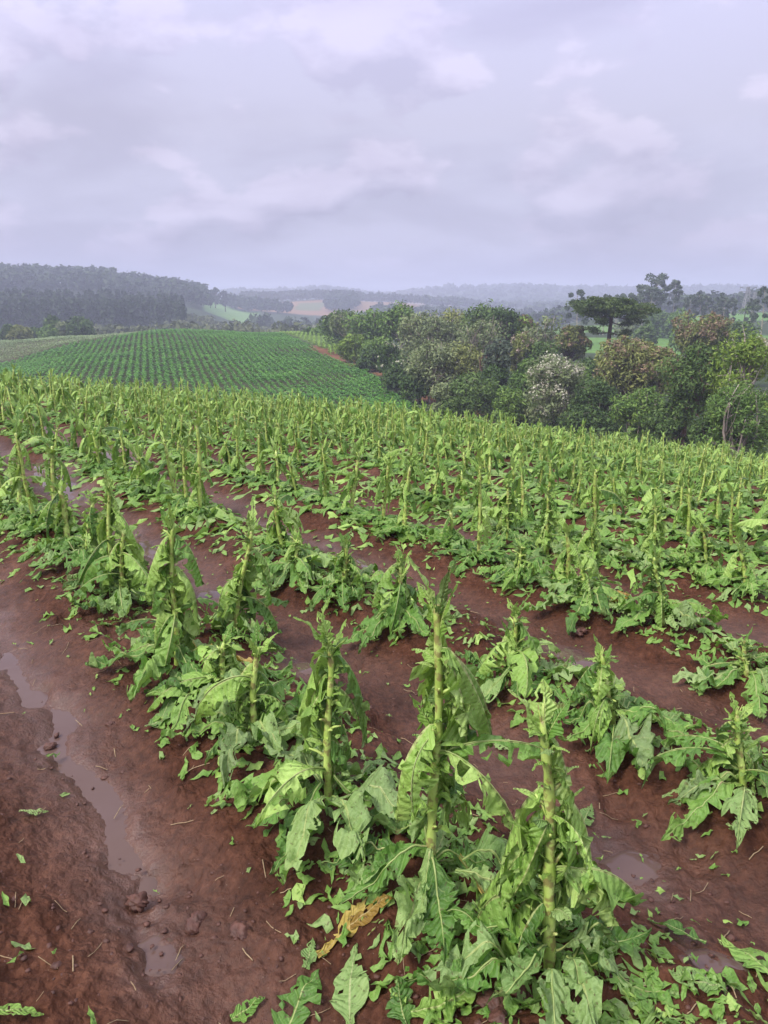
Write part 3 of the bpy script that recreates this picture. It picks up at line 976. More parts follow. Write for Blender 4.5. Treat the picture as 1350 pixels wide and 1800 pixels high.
def near_plant(bx, by, H, top=(0, 0), seed=0, n_cloak=None, r0=.0152, snapped=False, n_hang=7, n_skirt=12, n_arch=1, n_top=5, n_stub=20, hang_len=1.0, sk_len=1.0, yellow=0, az_bias=None):
    rng = np.random.default_rng(1000 + seed)
    bz = float(soil_height(bx, by)) - .01
    e = link('tobacco_plant', None, loc=(bx, by, bz))
    mb, P = stem_geo(rng, H, top, r0=r0, nr=int(14 + H * 12), snapped=snapped)
    link('stem', mb.mesh('stem', [M['stem']]), e)

    def put(kind, f, az, sc, res=2):
        i = int(rng.integers(len(GEO[res][kind])))
        p = bezier_pt(P, f)
        rr = r0 * (1 - .4 * f) * .6
        lf = link('leaf', LMESH[res, kind, i], e, (p[0] + rr * math.cos(az), p[1] + rr * math.sin(az), p[2]), (rng.uniform(-.25, .25), rng.uniform(-.12, .12), az), (sc, sc * rng.uniform(.85, 1.15), sc))
        if (kind, i) in RIBMESH:
            link('midrib', RIBMESH[kind, i], lf)
    for k in range(max(1, n_hang // 3)):
        f = rng.uniform(.28, .7)
        az = (seed * 1.3 + k * 2.4 + rng.uniform(-.5, .5)) if az_bias is None else az_bias + rng.normal() * .9
        sc = hang_len * rng.uniform(.65, 1.15)
        sc = min(sc, max(.35, (f * H + .12) / .36))
        put('hang' if rng.random() < .75 else 'strip', f, az, sc)
    for k in range(int(6 + 11 * H) if n_cloak is None else n_cloak):
        f = rng.uniform(.25, .97)
        put('cloak', f, sheltered(rng, bx, by, 1.8) if k % 7 else rng.random() * 6.3, min(rng.uniform(.75, 1.2), max(.3, (f * H + .06) / .36)))
    for k in range(int(1 + 3 * H)):       # torn pieces still pointing up along the stem
        put('top', rng.uniform(.35, .9), sheltered(rng, bx, by, 2.3), rng.uniform(.6, 1.0))
    for k in range(n_arch):
        put('arch', rng.uniform(.2, .5), rng.random() * 6.3, rng.uniform(.7, 1.0))
    for k in range(n_top):
        put('top', rng.uniform(.88, .99), k * 1.5 + rng.random(), rng.uniform(.7, 1.1) * (.6 + .5 * H))
    for k in range(n_stub):
        put('stub', rng.uniform(.12, .97), rng.random() * 6.3, rng.uniform(.45, 1.0))
    for k in range(n_skirt):
        az = k * 2 * PI / n_skirt + rng.uniform(-.35, .35)
        L = rng.uniform(.20, .38) * sk_len
        V, Q, UV = leaf_geo(rng, L, L * rng.uniform(.32, .48), 30, (-1, -.82, -.62, -.42, -.22, -.08, 0, .08, .22, .42, .62, .82, 1), a0=0, a1=0, fold=.05, fold2=.15, wave=.26, rag=rng.uniform(.5, .9), twist=rng.uniform(-.5, .5),
                            holes=int(rng.integers(4, 12)), slash=int(rng.integers(3, 9)), wrin=.34)
        if rng.random() < .25:          # turned over, pale side up
            V = V * [1, -1, -1] + [0, 0, .01]
        off = rng.uniform(.0, .10)
        V = drape(V, off * math.cos(az), off * math.sin(az), rng.uniform(.03, .13), az + rng.uniform(-.3, .3), rng.random(), rng, bx, by, bz, .006 + .007 * k)
        mt = 'leaf_yellow' if k < yellow else LMAT['skirt'][int(rng.integers(5))]
        lf = link('leaf', make_mesh('leaf', V, [Q], [M[mt]], UV), e)
        link('midrib', rib_mesh(V, 13, .0036), lf)
    return e


STEMV = []
_rs = np.random.default_rng(77)
for k in range(10):
    tp = (_rs.uniform(-.07, .07), _rs.uniform(-.07, .07))
    mb, P = stem_geo(_rs, 1.0, tp, ns=7, nr=10, r0=.021, stubs=9, snapped=k % 3 == 0)
    STEMV.append((mb.mesh('stem', [M['stem']]), P))


def mid_plant(bx, by, H, seed, res, n_hang, n_skirt, n_top, n_stub, lean=(0, 0)):
    rng = np.random.default_rng(5000 + seed)
    bz = float(soil_height(bx, by)) - .01
    e = link('tobacco_plant', None, loc=(bx, by, bz), rot=(0, 0, 0))
    me, P = STEMV[int(rng.integers(len(STEMV)))]
    rz = rng.random() * 6.3
    thick = rng.uniform(.75, 1.05)
    link('stem', me, e, rot=(lean[0], lean[1], rz), sc=(thick, thick, H))
    Rm = Euler((lean[0], lean[1], rz)).to_matrix()

    def put(kind, f, az, sc):
        i = int(rng.integers(len(GEO[res][kind])))
        p = bezier_pt(P, f)
        q = Rm @ Vector((p[0] * thick, p[1] * thick, p[2] * H))
        link('leaf', LMESH[res, kind, i], e, (q.x + .01 * math.cos(az), q.y + .01 * math.sin(az), q.z), (rng.uniform(-.3, .3), rng.uniform(-.15, .15), az), (sc, sc * rng.uniform(.8, 1.2), sc))
    for k in range(n_hang):
        f = rng.uniform(.3, .95)
        q = rng.random()
        put('cloak' if q < .68 else ('strip' if q < .84 else ('hang' if q < .95 else 'arch')), f, sheltered(rng, bx, by, 2.3), min(rng.uniform(.6, 1.05), max(.35, (f * H + .1) / .36)))
    for k in range(n_top):
        put('top', rng.uniform(.86, .99), k * 1.7 + rng.random(), rng.uniform(.7, 1.1) * (.65 + .5 * H))
    for k in range(n_stub):
        put('stub', rng.uniform(.15, .95), rng.random() * 6.3, rng.uniform(.8, 1.2))
    azs = np.arange(n_skirt) * 2 * PI / n_skirt + rng.uniform(-.4, .4, n_skirt)
    scs = rng.uniform(.75, 1.1, n_skirt)
    dzs = soil_height(bx + .34 * scs * np.cos(azs), by + .34 * scs * np.sin(azs), False) - bz
    for az, sc, dz in zip(azs.tolist(), scs.tolist(), dzs.tolist()):
        i = int(rng.integers(len(GEO[res]['skirt'])))
        z0 = rng.uniform(.03, .08)
        tilt = math.atan2(dz + .05 - z0, .36 * sc)
        link('leaf', LMESH[res, 'skirt', i], e, (0, 0, z0), (rng.uniform(-.2, .2), -tilt - .06, az), (sc, sc * rng.uniform(.85, 1.25), sc))
    return e


# ------------------------------------------------------------------ the plants
ORD = ['zeroth', 'first', 'second', 'third', 'fourth', 'fifth', 'sixth', 'seventh', 'eighth', 'ninth', 'tenth', 'eleventh', 'twelfth', 'thirteenth', 'fourteenth',
       'fifteenth', 'sixteenth', 'seventeenth', 'eighteenth', 'nineteenth', 'twentieth']


def ordinal(n):
    if n <= 20:
        return ORD[n]
    t, u = divmod(n, 10)
    return {2: 'twenty', 3: 'thirty', 4: 'forty'}[t] + '-' + ORD[u] if u else {3: 'thirtieth', 4: 'fortieth'}[t]


# plants measured in the photograph: foot, top, options, label
HERO = [
    ((965, 1712), (962, 1268), dict(r0=.0165, snapped=True, n_hang=11, hang_len=.95, n_skirt=14, n_arch=1, n_top=3, n_stub=26, sk_len=.85), 'tall thick stalk snapped at the top, long limp leaves on one side, nearest the camera'),
    ((757, 1540), (776, 1062), dict(n_hang=11, n_skirt=14, yellow=1, n_top=6, hang_len=.95, n_arch=2, n_stub=26, sk_len=.85), 'tallest stripped tobacco stalk, topped by one torn upright leaf, second in the nearest row'),
    ((577, 1410), (577, 1122), dict(r0=.014, n_hang=5, n_skirt=13, n_top=4, hang_len=.75), 'thin bare tobacco stalk with small torn stubs, third in the nearest row'),
    ((445, 1300), (447, 1140), dict(r0=.015, n_hang=6, n_skirt=11, n_top=4, hang_len=.8), 'short tobacco stalk beside the forked one, fourth in the nearest row'),
    ((392, 1228), (390, 1130), dict(r0=.016, n_hang=1, n_arch=4, n_skirt=11, n_top=1, snapped=True), 'low tobacco stump forking into two arched pale leaf ribs'),
    ((312, 1168), (298, 918), dict(n_hang=9, n_skirt=12, yellow=2, n_top=5), 'tall tobacco stalk with yellow withered leaves at its foot'),
    ((412, 1118), (440, 932), dict(n_hang=9, n_skirt=10, n_top=4, hang_len=1.1), 'leaning tobacco stalk with a large holed leaf hanging beside it'),
    ((214, 1058), (214, 932), dict(n_hang=6, n_skirt=11, n_top=4), 'thin tobacco stalk just up-row of the tall yellow-footed one'),
    ((196, 1018), (188, 852), dict(n_hang=8, n_skirt=11, n_top=5), 'slender upright tobacco stalk with dark drooping leaves in the nearest row'),
    ((152, 988), (160, 880), dict(n_hang=6, n_skirt=11, n_top=4), 'small tobacco stalk at the shaded end of the nearest row'),
    ((1306, 1398), (1298, 1258), dict(n_hang=8, n_skirt=13, n_arch=3, n_top=2, yellow=1, snapped=True), 'squat tobacco stump with broad arching leaves at the right edge of the second row'),
    ((1078, 1280), (1058, 1152), dict(n_hang=7, n_skirt=13, n_arch=2, n_top=2, snapped=True), 'bent tobacco plant with big collapsed leaves, second in the second row'),
    ((905, 1198), (906, 1082), dict(n_hang=5, n_skirt=12, n_arch=2, n_top=4), 'short tobacco plant spreading one broad flat leaf, third in the second row'),
    ((700, 1088), (706, 985), dict(n_hang=9, n_skirt=12, n_top=4), 'bushy drooping tobacco plant, fourth in the second row'),
    ((605, 1046), (608, 957), dict(n_hang=4, n_skirt=12, n_top=4), 'upright tobacco tip above a collapsed leaf mound, fifth in the second row'),
    ((520, 1008), (520, 948), dict(n_hang=4, n_skirt=12, n_arch=4, n_top=2), 'low tobacco plant domed over by wide glossy leaves in the second row'),
    ((1312, 1188), (1308, 1150), dict(n_hang=1, n_skirt=10, n_arch=2, n_top=1, snapped=True), 'flattened tobacco plant with one ragged leaf lying on bare soil'),
    ((1165, 1098), (1152, 978), dict(n_hang=8, n_skirt=13, n_arch=2, n_top=4), 'pale tobacco plant with its lower leaves torn down to ribs, third row'),
    ((1032, 1064), (1026, 1000), dict(n_hang=6, n_skirt=12, yellow=1, n_top=3), 'low tobacco plant with a yellowing leaf at its foot, third row'),
    ((912, 1018), (916, 962), dict(n_hang=6, n_skirt=12, n_arch=2, n_top=2), 'drooping low tobacco plant in the middle of the third row'),
    ((1242, 1010), (1236, 918), dict(n_hang=7, n_skirt=12, n_top=3), 'leafy tobacco plant with a pale split top near the frame edge, fourth row'),
    ((1150, 988), (1152, 885), dict(n_hang=7, n_skirt=11, n_top=4), 'tall straight tobacco stalk in the fourth row with one long bare stretch'),
    ((1043, 990), (1041, 925), dict(r0=.014, n_hang=3, n_skirt=11, n_top=3), 'short bare tobacco stalk beside a dark soil hollow, fourth row'),
    ((962, 975), (962, 866), dict(n_hang=6, n_skirt=11, n_top=4), 'tall slim tobacco stalk standing clear in the fourth row'),
    ((892, 948), (892, 850), dict(n_hang=6, n_skirt=11, n_top=4), 'straight tobacco stalk a step left of the tall slim one, fourth row'),
]
taken = []
for k, (ft, tp, opt, lab) in enumerate(HERO):
    g = px_ground(ft[0], ft[1], soil_height)
    d = px_ray(*tp)
    tX, tZ = d[0] / d[1] * g[1], CAM_H + d[2] / d[1] * g[1]
    H = max(tZ - float(soil_height(g[0], g[1])), .18)
    near_plant(g[0], g[1], H, (tX - g[0], 0.02), seed=k, **opt)
    taken.append((g[0], g[1]))
heroes = [o for o in COL.objects if o.name.startswith('tobacco_plant')]
for o, (_, _, _, lab) in zip(heroes, HERO):
    tag(o, lab, 'tobacco plant', 'hail-torn tobacco plants in ridge rows')
taken = np.array(taken)

rngp = np.random.default_rng(4242)
cand = []
for row in range(-12, 48):
    tpos = -30.0
    while tpos < 75:
        tpos += rngp.normal(.45, .05)
        ss = row * ROW + rngp.normal(0, .045)
        X, Y = RNOR * ss + RDIR * tpos
        cand.append((X, Y, row, tpos, rngp.random()))
cand = np.array(cand)
r_ = np.hypot(cand[:, 0], cand[:, 1])
az_ = np.degrees(np.arctan2(cand[:, 0], cand[:, 1]))
keep = (r_ < 39) & (np.abs(az_) < 33) & (r_ > .9)
cand = cand[keep]; r_ = r_[keep]; az_ = az_[keep]
dmin = np.min(np.hypot(cand[:, 0][:, None] - taken[None, :, 0], cand[:, 1][:, None] - taken[None, :, 1]), axis=1)
zg = soil_height(cand[:, 0], cand[:, 1], False)
# projection, to know which plants the photograph shows
cP, sP = math.cos(PITCH), math.sin(PITCH)
dep = cand[:, 1] * cP - (zg + .3 - CAM_H) * sP
pxs = 675 + FPX * cand[:, 0] / dep
pys = 900 - FPX * (cand[:, 1] * sP + (zg + .3 - CAM_H) * cP) / dep
inview = (pxs > -40) & (pxs < 1390) & (pys > 0) & (pys < 1840)
# keep the open foreground of the photograph open
s_ = cand[:, :2] @ RNOR
hero_zone = (dmin < .36) | ((pys > 1160) & inview) | ((s_ < ROW * .6) & (r_ < 9)) | (~inview & (r_ < 3.0)) | ((np.abs(s_ - ROW) < .5) & (cand[:, 3] < 4.9)) | ((np.abs(s_ - 2 * ROW) < .5) & (cand[:, 3] < 4.2))
ok = ~hero_zone & (cand[:, 4] > .03)
cand, r_, az_, inview, pxs, pys = cand[ok], r_[ok], az_[ok], inview[ok], pxs[ok], pys[ok]
order = np.argsort(r_)
n_ind = 300 - len(HERO)
ind = [i for i in order if inview[i]][:n_ind]
ind_set = set(ind)


def plant_height(X, Y, rnd):
    base = .52 + .16 * vnoise(X * .35, Y * .35, 303) + .10 * sstep(9, 24, math.hypot(X, Y))
    return float(np.clip(base + rnd, .18, .85))


by_row = {}
for i in ind:
    by_row.setdefault(int(cand[i, 2]), []).append(i)
for row, lst in by_row.items():
    lst.sort(key=lambda i: cand[i, 3])
    ht = [float(t @ RDIR) for t in taken if round(float(t @ RNOR) / ROW) == row]
    for place, i in enumerate(lst):
        rank = place + 1 + sum(t < cand[i, 3] for t in ht)
        X, Y = cand[i, 0], cand[i, 1]
        rs = np.random.default_rng(9000 + int(i))
        H = plant_height(X, Y, rs.normal() * .13)
        r = r_[i]
        lean = (rs.normal() * .10, rs.normal() * .10)
        res = 2 if r < 7.0 else 1
        nh = int(rs.integers(7, 13)); nsk = 13 if r < 10 else 12
        mid_plant(X, Y, H, int(i), res, nh, nsk, 4, 5 if r < 9 else 3, lean)
        size = 'tall' if H > .58 else ('short' if H < .36 else 'knee-high')
        how = 'leaning' if abs(lean[0]) + abs(lean[1]) > .22 else ('bushy' if nh >= 11 else ('sparse' if nh <= 8 else 'drooping'))
        where = f'{ordinal(rank)} from the right in the {ordinal(row)} ridge row' if row > 0 else f'{ordinal(rank)} in the row beyond the watery furrow' if row == 0 else f'{ordinal(rank)} in row {ordinal(1 - row)} beyond the watery furrow'
        by_row[row][place] = (i, f'{size} {how} torn tobacco plant, {where}')
labs = [t[1] for row, lst in by_row.items() for t in lst]
plants = [o for o in COL.objects if o.name.startswith('tobacco_plant')][len(HERO):]
for o, lab in zip(plants, labs):
    tag(o, lab, 'tobacco plant', 'hail-torn tobacco plants in ridge rows')


# the rest of the field: past the countable ones, one mass
def far_plants():
    rest = [i for i in range(len(cand)) if i not in ind_set and (r_[i] > 7 or inview[i])]
    mb = MB()
    kinds = []
    VV, QQ, UU, MM = [], [], [], []
    nvert = 0
    mi = {'leaf': 0, 'leaf_pale': 1, 'leaf_fresh': 2, 'stem': 3}
    rng = np.random.default_rng(31)
    zz = soil_height(cand[:, 0], cand[:, 1], False)
    for i in rest:
        X, Y, r = cand[i, 0], cand[i, 1], r_[i]
        H = plant_height(X, Y, rng.normal() * .12)
        lx, ly = rng.normal() * .09 * H, rng.normal() * .09 * H
        w = .024
        an = np.arange(4) * PI / 2 + rng.random()
        ring = np.c_[np.cos(an), np.sin(an), np.zeros(4)]
        V = np.r_[ring * w + [0, 0, -.05], ring * w * .95 + [lx * .5, ly * .5, H * .5], ring * w * .55 + [lx, ly, H]]
        a = np.arange(4); b = (a + 1) % 4
        Q = np.r_[np.c_[a, b, b + 4, a + 4], np.c_[a + 4, b + 4, b + 8, a + 8]]
        VV.append(V + [X, Y, zz[i]]); QQ.append(Q + nvert); UU.append(np.zeros((12, 2))); MM.append(np.full(8, 3)); nvert += 12
        spec = [('cloak', rng.uniform(.35, .97)) for _ in range(6)] + [('hang', rng.uniform(.4, .9))] + [('strip', rng.uniform(.5, .95)) for _ in range(2)] + [('top', rng.uniform(.86, .99)) for _ in range(4)] + [('skirt', .06) for _ in range(8 if r < 22 else 6)]
        for kd, f in spec:
            j = int(rng.integers(6))
            V, Q, UV = GEO[0][kd][j]
            az = rng.random() * 6.3 if kd in ('skirt', 'top') else sheltered(rng, X, Y, 2.3)
            sc = rng.uniform(.7, 1.1) * (1.3 if kd == 'skirt' else 1.0)
            if kd in ('hang', 'strip', 'cloak'):
                sc = min(sc, max(.35, (f * H + .1) / .36))
            c, s = math.cos(az), math.sin(az)
            V = np.c_[V[:, 0] * c - V[:, 1] * s, V[:, 0] * s + V[:, 1] * c, V[:, 2]] * sc
            V = V + [X + lx * f, Y + ly * f, zz[i] + f * H]
            if kd == 'skirt':
                V[:, 2] -= .22 * np.hypot(V[:, 0] - X, V[:, 1] - Y) * 1.0
            VV.append(V); QQ.append(Q + nvert); UU.append(UV); MM.append(np.full(len(Q), mi[LMAT[kd][j % len(LMAT[kd])]])); nvert += len(V)
    me = make_mesh('tobacco_plants', np.concatenate(VV), [np.concatenate(QQ)], [M['leaf'], M['leaf_pale'], M['leaf_fresh'], M['stem']], np.concatenate(UU), True, np.concatenate(MM))
    o = link('tobacco_crop', me)
    tag(o, 'dense torn tobacco crop running to the crest of the field', 'crop', kind='stuff')
    print('far plants', len(rest), 'faces', len(me.polygons))


far_plants()


# ------------------------------------------------------------------ shredded leaves and clods on the soil
def scatter_litter():
    rng = np.random.default_rng(515)
    VV, QQ, UU, MM = [], [], [], []
    nvert = 0
    N = 30000
    rr = np.exp(rng.uniform(math.log(1.0), math.log(26), N))
    aa = rng.uniform(-.62, .62, N)
    X, Y = rr * np.sin(aa), rr * np.cos(aa)
    _, p = row_profile(X, Y)
    s = X * RNOR[0] + Y * RNOR[1]
    keepp = np.where(rr > 5.0, .16 + .80 * np.clip(p * .7 + .42, 0, 1), .10 + .75 * np.clip(p * .7 + .25, 0, 1))
    keepp = np.where((s > ROW * 3.6) & (rr > 6), 1.0, keepp)
    keepp = keepp * np.where(s < ROW * .62, np.where(rr < 6, .07, .3), 1.0) * np.where(rr < 4.2, .6, 1.0)
    k = rng.random(N) < keepp
    X, Y, rr, p = X[k], Y[k], rr[k], p[k]
    on = p > -.2
    frag = {}
    for cls, (nu, vset) in enumerate(((6, MIDV), (4, LOWV), (3, LOWV))):
        frag[cls] = [leaf_geo(rng, 1.0, rng.uniform(.4, 1.0), nu, vset, 0, 0, 1, rng.uniform(-.9, .9), None, .6, .95, rng.uniform(-.8, .8), 0, pet=.01) for _ in range(70)]
    for x, y, r, o in zip(X, Y, rr, on):
        L = rng.uniform(.012, .05) * (1.0 if not o else 1.7) * (1 + .06 * r)
        if r > 6: L *= 2.3
        elif o and r < 4.2: L *= .95
        elif r < 4.2: L *= .8
        V, Q, UV = frag[2 if r > 9 else (1 if r > 4.5 else 0)][int(rng.integers(70))]
        V = V * L
        az = rng.random() * 6.3
        c, sn = math.cos(az), math.sin(az)
        wx, wy = x + V[:, 0] * c - V[:, 1] * sn, y + V[:, 0] * sn + V[:, 1] * c
        VV.append(np.c_[wx, wy, V[:, 2] * .7 + rng.uniform(.006, .014)]); QQ.append(Q + nvert); UU.append(UV * [.02, .2] + [.3, .5])
        MM.append(np.full(len(Q), int(rng.choice([0, 0, 0, 1, 2], p=[.25, .25, .2, .2, .1])))); nvert += len(V)
    V = np.concatenate(VV)
    V[:, 2] += soil_height(V[:, 0], V[:, 1]) - .045 * rill_field(V[:, 0], V[:, 1]) * 0
    me = make_mesh('shredded_leaves', V, [np.concatenate(QQ)], [M['leaf'], M['leaf_pale'], M['leaf_fresh']], np.concatenate(UU), True, np.concatenate(MM))
    tag(link('shredded_leaves', me), 'shredded green leaf scraps strewn over the red soil', 'leaf litter', kind='stuff')
    print('litter faces', len(me.polygons))


scatter_litter()


def icoverts(sub=1):
    import bmesh
    bm = bmesh.new()
    bmesh.ops.create_icosphere(bm, subdivisions=sub, radius=1)
    V = np.array([v.co[:] for v in bm.verts]); F = np.array([[v.index for v in f.verts] for f in bm.faces])
    bm.free()
    return V, F


IV1, IF1 = icoverts(1)
IV3, IF3 = icoverts(4)


def clods():
    rng = np.random.default_rng(61)
    VV, TT, n = [], [], 0
    N = 1700
    rr = np.exp(rng.uniform(math.log(1.0), math.log(9), N)); aa = rng.uniform(-.6, .6, N)
    X, Y = rr * np.sin(aa), rr * np.cos(aa)
    z = soil_height(X, Y)
    dens = vnoise(X * 1.3, Y * 1.3, 777)
    for x, y, zz, d in zip(X, Y, z, dens):
        if d < -.1 and rng.random() < .8:
            continue
        s = rng.uniform(.003, .008) * (1 + 1.0 * rng.random() ** 6)
        V = IV1 * (1 + .55 * vnoise(IV1[:, 0] * 2 + rng.random() * 90, IV1[:, 1] * 2 + IV1[:, 2] * 1.7, 5))[:, None]
        V = V * [s * rng.uniform(.8, 1.4), s * rng.uniform(.8, 1.3), s * rng.uniform(.4, .7)]
        VV.append(V + [x, y, zz - s * .05]); TT.append(IF1 + n); n += len(V)
    me = make_mesh('soil_crumbs', np.concatenate(VV), [np.concatenate(TT)], [M['clod']])
    tag(link('soil_crumbs', me), 'small red soil crumbs scattered over the furrows', 'soil', kind='stuff')


clods()


def big_clod(px, py, s, lab, seed, flat=.62):
    rng = np.random.default_rng(seed)
    g = px_ground(px, py, soil_height)
    k = rng.random(3) * 90
    V = IV3.copy()
    n = fbm(V[:, 0] * 1.4 + k[0], V[:, 1] * 1.4 + V[:, 2] * 1.3 + k[1], 4, 3)
    n2 = fbm(V[:, 0] * 5 + k[1], V[:, 1] * 5 + V[:, 2] * 4.3 + k[2], 3, 7)
    V = V * (1 + .60 * n + .28 * n2)[:, None] * [s * rng.uniform(.9, 1.3), s * rng.uniform(.8, 1.1), s * flat]
    z = float(soil_height(g[0], g[1]))
    o = link('soil_clod', make_mesh('soil_clod', V, [IF3], [M['clod']]), loc=(g[0], g[1], z - s * flat * .05), rot=(0, 0, rng.random() * 6))
    tag(o, lab, 'soil clod', 'lumps of red soil')


for k, (px, py, s, lab) in enumerate([
        (868, 1762, .034, 'lumpy red clod under the leaves of the foremost stalk'), (915, 1745, .026, 'smaller red clod touching the lumpy one at the foremost stalk'),
        (240, 1585, .034, 'low red clod beside the narrow water channel'), (880, 1800, .024, 'pale reddish clod at the very bottom edge'),
        (420, 1640, .030, 'half-buried red clod on the bare ridge flank'), (345, 1620, .026, 'dark lump of soil beside the half-buried clod'),
        (195, 1275, .018, 'small dark clod on the silt of the channel bank'), (88, 1312, .022, 'wet dark clod at the bend of the channel'),
        (1020, 1110, .042, 'big red clod below the yellowing third-row plant'), (1335, 1030, .036, 'red clod at the right frame edge by the fourth row')]):
    big_clod(px, py, s, lab, 40 + k)


# leaves lying alone on bare soil
def fallen_leaf(px, py, L, W, az, mat, lab, seed, rag=.6, fold=0.0, holes=6, flip=False):
    rng = np.random.default_rng(seed)
    g = px_ground(px, py, soil_height)
    V, Q, UV = leaf_geo(rng, L, W, 24, fold=fold, fold2=fold, wave=.16, rag=rag, twist=rng.uniform(-.3, .3), holes=holes)
    V[:, 0] -= L / 2
    if flip:
        V = V * [1, -1, -1]
    c, s = math.cos(az), math.sin(az)
    X, Y = g[0] + V[:, 0] * c - V[:, 1] * s, g[1] + V[:, 0] * s + V[:, 1] * c
    zb = float(soil_height(g[0], g[1]))
    Z = soil_height(X, Y) + .012 + np.maximum(V[:, 2], -.008) + .02 * np.clip(vnoise(X * 15, Y * 15, 23), 0, 1)
    o = link('fallen_leaf', make_mesh('fallen_leaf', np.c_[X - g[0], Y - g[1], Z - zb], [Q], [M[mat]], UV), loc=(g[0], g[1], zb))
    tag(o, lab, 'leaf', 'loose leaves on the bare soil')


for k, a in enumerate([
        (290, 1262, .20, .10, .9, 'leaf_pale', 'pale folded leaf with a torn edge on the bare ridge'),
        (612, 1640, .22, .06, .7, 'leaf_yellow', 'withered yellow leaf crumpled on the red ridge'),
        (655, 1608, .13, .05, .1, 'leaf_yellow', 'short yellow leaf piece leading to the torn plant foot'),
        (520, 1770, .20, .13, 1.2, 'leaf', 'dark green leaf with a pale rib at the bottom edge'),
        (610, 1740, .22, .12, 1.7, 'leaf_pale', 'shredded greyish leaf just above the bottom edge'),
        (545, 1685, .09, .05, 1.4, 'leaf_pale', 'small pale leaf scrap above the shredded greyish leaf'),
        (700, 1770, .13, .09, 1.9, 'leaf', 'green leaf piece left of the bright bottom leaf'),
        (790, 1775, .20, .12, .2, 'leaf_fresh', 'bright yellow-green leaf at the bottom edge by the clods'),
        (1225, 1212, .13, .09, 1.5, 'leaf', 'single green scrap on bare soil between two rows'),
        (345, 1140, .10, .08, .4, 'leaf_fresh', 'small bright leaf scrap beside the puddled channel'),
        (435, 1780, .09, .05, .6, 'leaf', 'tiny leaf scrap by the bottom edge of the bare furrow'),
        (30, 1790, .12, .05, .3, 'leaf_fresh', 'curled leaf in the bottom corner of the bare furrow'),
        (95, 1330, .06, .04, 1.0, 'leaf', 'green scrap on the bank of the water channel'),
        (60, 1432, .09, .04, .2, 'leaf_pale', 'narrow pale strip on the far bank of the channel'),
        (1330, 1700, .26, .14, 1.9, 'leaf', 'dark holed leaf at the lower right edge'),
        (1190, 1640, .16, .10, 2.5, 'leaf', 'dark torn leaf in the furrow near the foremost plant'),
        (1215, 1735, .12, .07, 2.9, 'leaf_pale', 'perforated greyish scrap beside the furrow water'),
        (1030, 1440, .10, .07, 1.0, 'leaf_pale', 'shredded scrap in the furrow behind the foremost stalk'),
        (880, 1310, .13, .08, 2.2, 'leaf_pale', 'pale torn leaf in the furrow behind the tallest stalk'),
        (190, 1100, .16, .07, .5, 'leaf_pale', 'long pale strip on the channel slope by the nearest row')]):
    fallen_leaf(*a, seed=600 + k)


def straw():
    rng = np.random.default_rng(71)
    mb = MB()
    for k in range(260):
        r, a = math.exp(rng.uniform(math.log(1.0), math.log(6))), rng.uniform(-.6, .6)
        x, y = r * math.sin(a), r * math.cos(a)
        az, L = rng.random() * 6.3, rng.uniform(.02, .09)
        t = np.linspace(-.5, .5, 4)
        X, Y = x + t * L * math.cos(az) + rng.normal() * .004 * t, y + t * L * math.sin(az)
        mb.tube(np.c_[X, Y, soil_height(X, Y) + .004], np.full(4, rng.uniform(.0009, .0019)), 4)
    tag(link('straw_bits', mb.mesh('straw_bits', [M['straw']])), 'bits of straw and root scattered on the soil', 'straw', kind='stuff')


straw()

# ------------------------------------------------------------------ trees
def cards(rng, P, D, size, flat=.5, jit=.5):
    """Leaf sprays: one small bent diamond at each point P, turned roughly towards D."""
    n = len(P)
    N = D * (1 - jit) + rng.normal(size=(n, 3)) * jit + [0, 0, .25]
    N /= np.linalg.norm(N, axis=1)[:, None] + 1e-9
    A = np.cross(N, rng.normal(size=(n, 3))); A /= np.linalg.norm(A, axis=1)[:, None] + 1e-9
    B = np.cross(N, A)
    s = size * rng.uniform(.55, 1.45, n)[:, None]
    V = np.stack([P + A * s, P + B * s * flat + N * s * .2, P - A * s, P - B * s * flat + N * s * .2], 1).reshape(-1, 3)
    return V, np.arange(4 * n).reshape(n, 4)


def rand_dirs(rng, n):
    d = rng.normal(size=(n, 3))
    return d / np.linalg.norm(d, axis=1)[:, None]


def limb(mb, rng, p0, p1, r0, r1, sag=.12, n=6, ns=6):
    p0, p1 = np.asarray(p0, float), np.asarray(p1, float)
    t = np.linspace(0, 1, n)[:, None]
    L = np.linalg.norm(p1 - p0)
    P = p0 + (p1 - p0) * t + np.sin(t * PI) * rng.normal(size=3) * L * sag
    mb.tube(P, np.linspace(r0, r1, n), ns)
    return P


